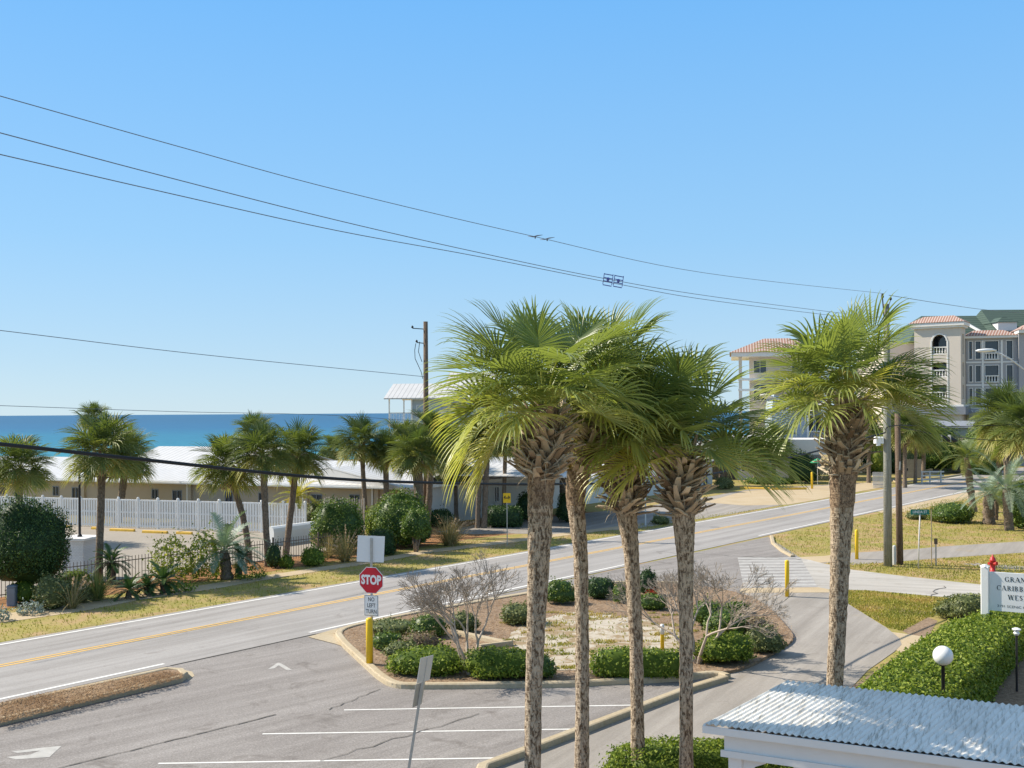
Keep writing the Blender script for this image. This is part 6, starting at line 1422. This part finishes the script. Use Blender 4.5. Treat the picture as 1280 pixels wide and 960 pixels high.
# far bank
FB = 'shrubs in the bed across the road'
shrub('big clipped round green bush right of the three close palm trunks', 421, 693, 70, 70, 'leaf_green', 0.13, 1.0, 2.4, grp=FB, depth=0.9, amp=0.05)
shrub('largest clipped round green bush, right of the first one', 503, 687, 72, 72, 'leaf_green', 0.13, 1.0, 2.5, grp=FB, depth=0.9, amp=0.05)
shrub('bright lime green lobe on the left of the largest round bush', 473, 672, 34, 42, 'leaf_hedge', 0.12, 0.8, grp=FB)
shrub('small square clipped dark hedge in front of the largest round bush', 477, 695, 34, 34, 'leaf_dark', 0.10, 1.0, 6, 'hedge', 'hedge', grp=FB, amp=0.03)
shrub('dull olive bush between the white fence end and the first round bush', 396, 663, 36, 36, 'leaf_olive', 0.12, 0.8, grp=FB)
shrub('low dark bush against the white wing wall', 551, 660, 32, 24, 'leaf_dark', 0.12, 0.8, grp=FB)
shrub('long dark box hedge before the white wing wall', 630, 660, 48, 28, 'leaf_dark', 0.12, 0.9, 6, 'hedge', 'hedge', grp=FB, amp=0.03)
shrub('round dark bush right behind the yellow warning sign', 660, 652, 34, 36, 'leaf_dark', 0.12, 0.9, grp=FB)
shrub('dark bush between the first two foreground palms across the road', 712, 654, 36, 40, 'leaf_dark', 0.12, 0.8, grp=FB)
shrub('bright green low bush before the end of the iron fence', 391, 709, 30, 26, 'leaf_hedge', 0.11, 0.8, grp=FB)
shrub('bright green small bush at the foot of the straight dark palm', 358, 711, 20, 17, 'leaf_hedge', 0.10, 0.8, grp=FB)
shrub('dark upright shrub between the close palm trunks', 342, 711, 20, 32, 'leaf_dark', 0.12, 0.5, grp=FB)
shrub('yellow green wispy shrub left of the grey green feather palm', 215, 730, 46, 56, 'leaf_lime', 0.13, 1.0, grp=FB, spikes=0.35, amp=0.12)
shrub('taller yellow green shrub in front of the grey green feather palm', 257, 728, 40, 62, 'leaf_lime', 0.13, 1.1, grp=FB, spikes=0.35, amp=0.12)
shrub('low leafy plants at the foot of the feather palm', 312, 726, 40, 18, 'leaf_hedge', 0.11, 0.5, grp=FB, spikes=0.2)
shrub('low green plants in front of the sago palms', 225, 742, 36, 13, 'leaf_hedge', 0.11, 0.5, grp=FB, spikes=0.2)
shrub('small clipped bright green hedge right of the big dark tree', 92, 738, 36, 24, 'leaf_hedge', 0.10, 0.9, 5, 'hedge', 'hedge', grp=FB)
shrub('dusty dark green bush below the small clipped hedge', 93, 756, 44, 30, 'leaf_olive', 0.11, 0.7, grp=FB)
shrub('dusty grey green bush under the right side of the big dark tree', 64, 764, 44, 44, 'leaf_olive', 0.11, 0.7, grp=FB, spikes=0.1)
shrub('olive bush with a pale patch under the big dark tree', 28, 756, 36, 32, 'leaf_hedge', 0.11, 0.5, grp=FB)
shrub('silvery low plants at the edge of the sidewalk', 38, 770, 34, 16, 'leaf_silver', 0.09, 0.7, grp=FB, spikes=0.2)
shrub('silvery low plants touching the left edge of the view', -2, 778, 28, 16, 'leaf_silver', 0.09, 0.7, grp=FB, spikes=0.2)
shrub('low mound of dull leaves near the flag post', 826, 656, 22, 12, 'leaf_olive', 0.12, 0.7, grp=FB)
# right side
RS = 'shrubs near the road bend'
shrub('spreading green shrub on the lawn right of the street name sign', 1189, 655, 56, 27, 'leaf_green', 0.11, 0.8, grp=RS)
shrub('small low shrub on the lawn behind the street name sign', 1146, 650, 26, 12, 'leaf_olive', 0.11, 0.7, grp=RS)
shrub('dark glossy shrub at the right edge beside the silvery palm', 1278, 662, 34, 60, 'leaf_green', 0.13, 0.8, grp=RS)
shrub('dark shrub below the green umbrella', 1003, 605, 38, 40, 'leaf_dark', 0.15, 0.7, grp=RS)
shrub('low green ground plants by the white wall', 963, 606, 60, 9, 'leaf_green', 0.14, 0.7, grp=RS)
shrub('low round shrub left of the tan apron', 905, 612, 26, 16, 'leaf_olive', 0.14, 0.7, grp=RS)
shrub('dark shrub between the brown pole and the rail fence', 1140, 592, 36, 34, 'leaf_olive', 0.16, 0.7, grp=RS)
shrub('dense green bushes right of the rail fence', 1197, 590, 60, 58, 'leaf_green', 0.18, 0.8, grp=RS, amp=0.15)
shrub('dense dark bushes behind the leaning feather palm', 1232, 594, 62, 66, 'leaf_green', 0.18, 0.8, grp=RS, amp=0.15)
shrub('dark bushes behind the slatted screen', 1104, 592, 56, 52, 'leaf_dark', 0.18, 0.7, grp=RS, amp=0.15)
shrub('yellow green shrub behind the tall grey pole', 1098, 593, 24, 36, 'leaf_lime', 0.18, 0.6, grp=RS, amp=0.15)
shrub('tall leafy mass filling the gap between the palms near the bend', 1160, 588, 90, 62, 'leaf_green', 0.2, 0.7, grp=RS, amp=0.15, Y=122)
shrub('low leaf mass at the foot of the right edge palms', 1262, 632, 50, 30, 'leaf_olive', 0.14, 0.7, grp=RS)
# big hedge beside the path and the one behind it
hd = Vector((6.4, 9.0, 0)).normalized(); hc = Vector((11.15, 26.6, 0))
o = solo('hedge', shrub_mesh('hedge', 901, 7.2, 1.05, 1.32, M['leaf_hedge'], 0.10, 1.0, 5.0, 0.05, 0.07, zc=0.4, n=56000, fr=3.0), None, 'long thick clipped bright green hedge beside the shared path', 'hedge', hc, math.atan2(hd.y, hd.x))
shrub('dull green spreading bush behind the property sign post', 1215, 778, 84, 36, 'leaf_olive', 0.09, 0.9, 2.4, grp=None, depth=0.6)
shrub('bright green bush right of the property sign post', 1275, 790, 60, 36, 'leaf_hedge', 0.085, 0.9, 3, grp=None, depth=0.6)
o = solo('hedge', shrub_mesh('hedge', 902, 2.1, 0.62, 1.12, M['leaf_hedge'], 0.07, 1.0, 5.0, 0.04, 0.06, zc=0.4, n=24000), None, 'low bright hedge at the bottom of the view left of the canopy', 'hedge', (3.9, 19.45, 0), R(-3))
shrub('red leaved bush seen under the canopy roof', 1036, 985, 60, 34, 'leaf_red', 0.07, 0.8, name='red_shrub', Y=15.6)
# big dark tree at left
def tree(label, cx, by, cy, w, h, mat, size, n, tw, name='round_tree', amp=0.07):
    b = P(cx, by); kk[0] += 1; t = thing(name, label, 'tree', b); rx = pxs(b.y, w) / 2; zt, zb = Q(cx, cy - h / 2, b.y).z, Q(cx, cy + h / 2, b.y).z
    x0 = 0.0
    c = part('crown', shrub_mesh('crown', kk[0], rx, rx, (zt - zb), M[mat], size, 1, 2.3, amp, 0.12, zc=0.42, n=n), None, t); c.location = (0, 0, zb)
    g = MB(); r = pxs(b.y, tw) / 2
    for dx, dy in ((0, 0), (-0.35, 0.2), (0.4, 0.1), (0.1, -0.35)): g.tube([(dx * 0.1, dy * 0.1, 0), (dx * 0.3, dy * 0.3, zb * 0.6 + 0.1), (dx, dy, zb + 0.7)], [r, r * 0.8, r * 0.5], 8)
    part('trunk', g, M['bark'], t, True)
tree('big dark glossy round tree at the left edge by the sidewalk', 34, 752, 676, 98, 108, 'leaf_dark', 0.10, 16000, 8)
tree('small round shrub tree with bare stem behind the largest round bush', 520, 690, 655, 36, 40, 'leaf_green', 0.12, 2500, 4)
# ornamental grasses
def grass(label, cx, by, w, h, mat, n, plumes, seed, name='ornamental_grass', z=0.0, droop=1.0):
    b = P(cx, by, z); b.y += pxs(b.y, w) * 0.25; hh = Q(cx, by - h, b.y).z - z
    solo(name, tuft_mesh(name, seed, pxs(b.y, w) / 2, hh * 1.15, n, M[mat], 0.014, droop, plumes), None, label, 'grass clump', b, 0, 'clumps of tall ornamental grass')
grass('tan plumed grass clump right of the largest round bush', 562, 683, 44, 30, 'tan_grass', 360, 26, 1)
grass('pink tan plumed grass clump behind the blank sign plate', 430, 703, 26, 30, 'tan_grass', 260, 22, 2)
grass('green gold grass clump left of the first sago palm', 118, 752, 32, 30, 'green_grass', 340, 6, 3)
grass('thin pale grass wisps below the slim palm', 88, 762, 22, 34, 'tan_grass', 90, 6, 4)
grass('spiky yucca like clump beside the stake on the lawn', 1168, 652, 20, 24, 'green_grass', 80, 0, 5, 'spiky_plant')
grass('pale grass wisps under the first round bush', 410, 698, 20, 24, 'tan_grass', 120, 8, 6)
# bare crape myrtles
def bare(label, cx, by, hpx, seed, spread):
    b = P(cx, by, 0.1); t = thing('bare_tree', label, 'tree', b, 0, 'bare winter trees in the island'); h = (Q(cx, by - hpx, b.y).z - 0.1)
    big, tw = myrtle(seed, h, spread); zs = max(v[2] for v in tw.v); k = h / zs
    for m_ in (big, tw): m_.v = [(v[0] * k * 1.0, v[1] * k, v[2] * k) for v in m_.v]
    part('trunk', big, M['myrtle'], t, True); part('twigs', tw, M['twig'], t)
bare('left bare branching tree with pale stems in the island', 588, 843, 152, 4, 0.42)
bare('right bare branching tree with pale stems in the island', 872, 829, 145, 9, 0.6)

# ================================================================ LIGHT, SKY, CAMERA
SUN_AZ, SUN_EL = math.atan2(-0.95, 0.30), R(40)
w = bpy.data.worlds.new('World'); SC.world = w; w.use_nodes = True; nt = w.node_tree
bg = nt.nodes['Background']; sk_ = nt.nodes.new('ShaderNodeTexSky'); sk_.sky_type = 'NISHITA'; sk_.sun_disc = False
sk_.sun_elevation = SUN_EL; sk_.sun_rotation = SUN_AZ % (2 * math.pi); sk_.altitude = 0; sk_.air_density = 1.0; sk_.dust_density = 0.1; sk_.ozone_density = 2.5
tc = nt.nodes.new('ShaderNodeTexCoord'); sx = nt.nodes.new('ShaderNodeSeparateXYZ'); nt.links.new(tc.outputs['Generated'], sx.inputs[0])
gr = ramp(nt, [(0.0, (2.6, 3.6, 4.3)), (0.05, (2.2, 3.35, 4.4)), (0.16, (1.55, 3.05, 4.7)), (0.38, (0.85, 2.5, 4.9)), (0.60, (1.6, 2.3, 3.3)), (1.0, (1.5, 1.9, 2.5))]); nt.links.new(sx.outputs[2], gr.inputs['Fac'])
nt.links.new(mixc(nt, 0.90, sk_.outputs[0], gr.outputs['Color']), bg.inputs[0]); bg.inputs[1].default_value = 0.14
s = bpy.data.lights.new('sun', 'SUN'); s.energy = 5.0; s.angle = R(0.5); s.color = (1.0, 0.92, 0.79)
so = bpy.data.objects.new('sun', s); COL.objects.link(so)
sd = Vector((math.sin(SUN_AZ) * math.cos(SUN_EL), math.cos(SUN_AZ) * math.cos(SUN_EL), math.sin(SUN_EL)))
so.rotation_euler = sd.to_track_quat('Z', 'Y').to_euler(); so.location = (0, 0, 50)
cam = bpy.data.cameras.new('camera'); co = bpy.data.objects.new('camera', cam); COL.objects.link(co)
cam.sensor_width = 36; cam.lens = 36 * F / 1280; cam.shift_y = (CY - 480) / 1280; cam.clip_start = 0.1; cam.clip_end = 80000
co.matrix_world = Matrix.Translation((0, 0, H)) @ Matrix.Rotation(R(90), 4, 'X') @ Matrix.Rotation(-ROLL, 4, 'Z')
SC.camera = co
SC.view_settings.view_transform = 'Standard'; SC.view_settings.look = 'None'; SC.view_settings.exposure = 0.50; SC.view_settings.gamma = 1.0
SC.cycles.max_bounces = 6; SC.cycles.transparent_max_bounces = 4
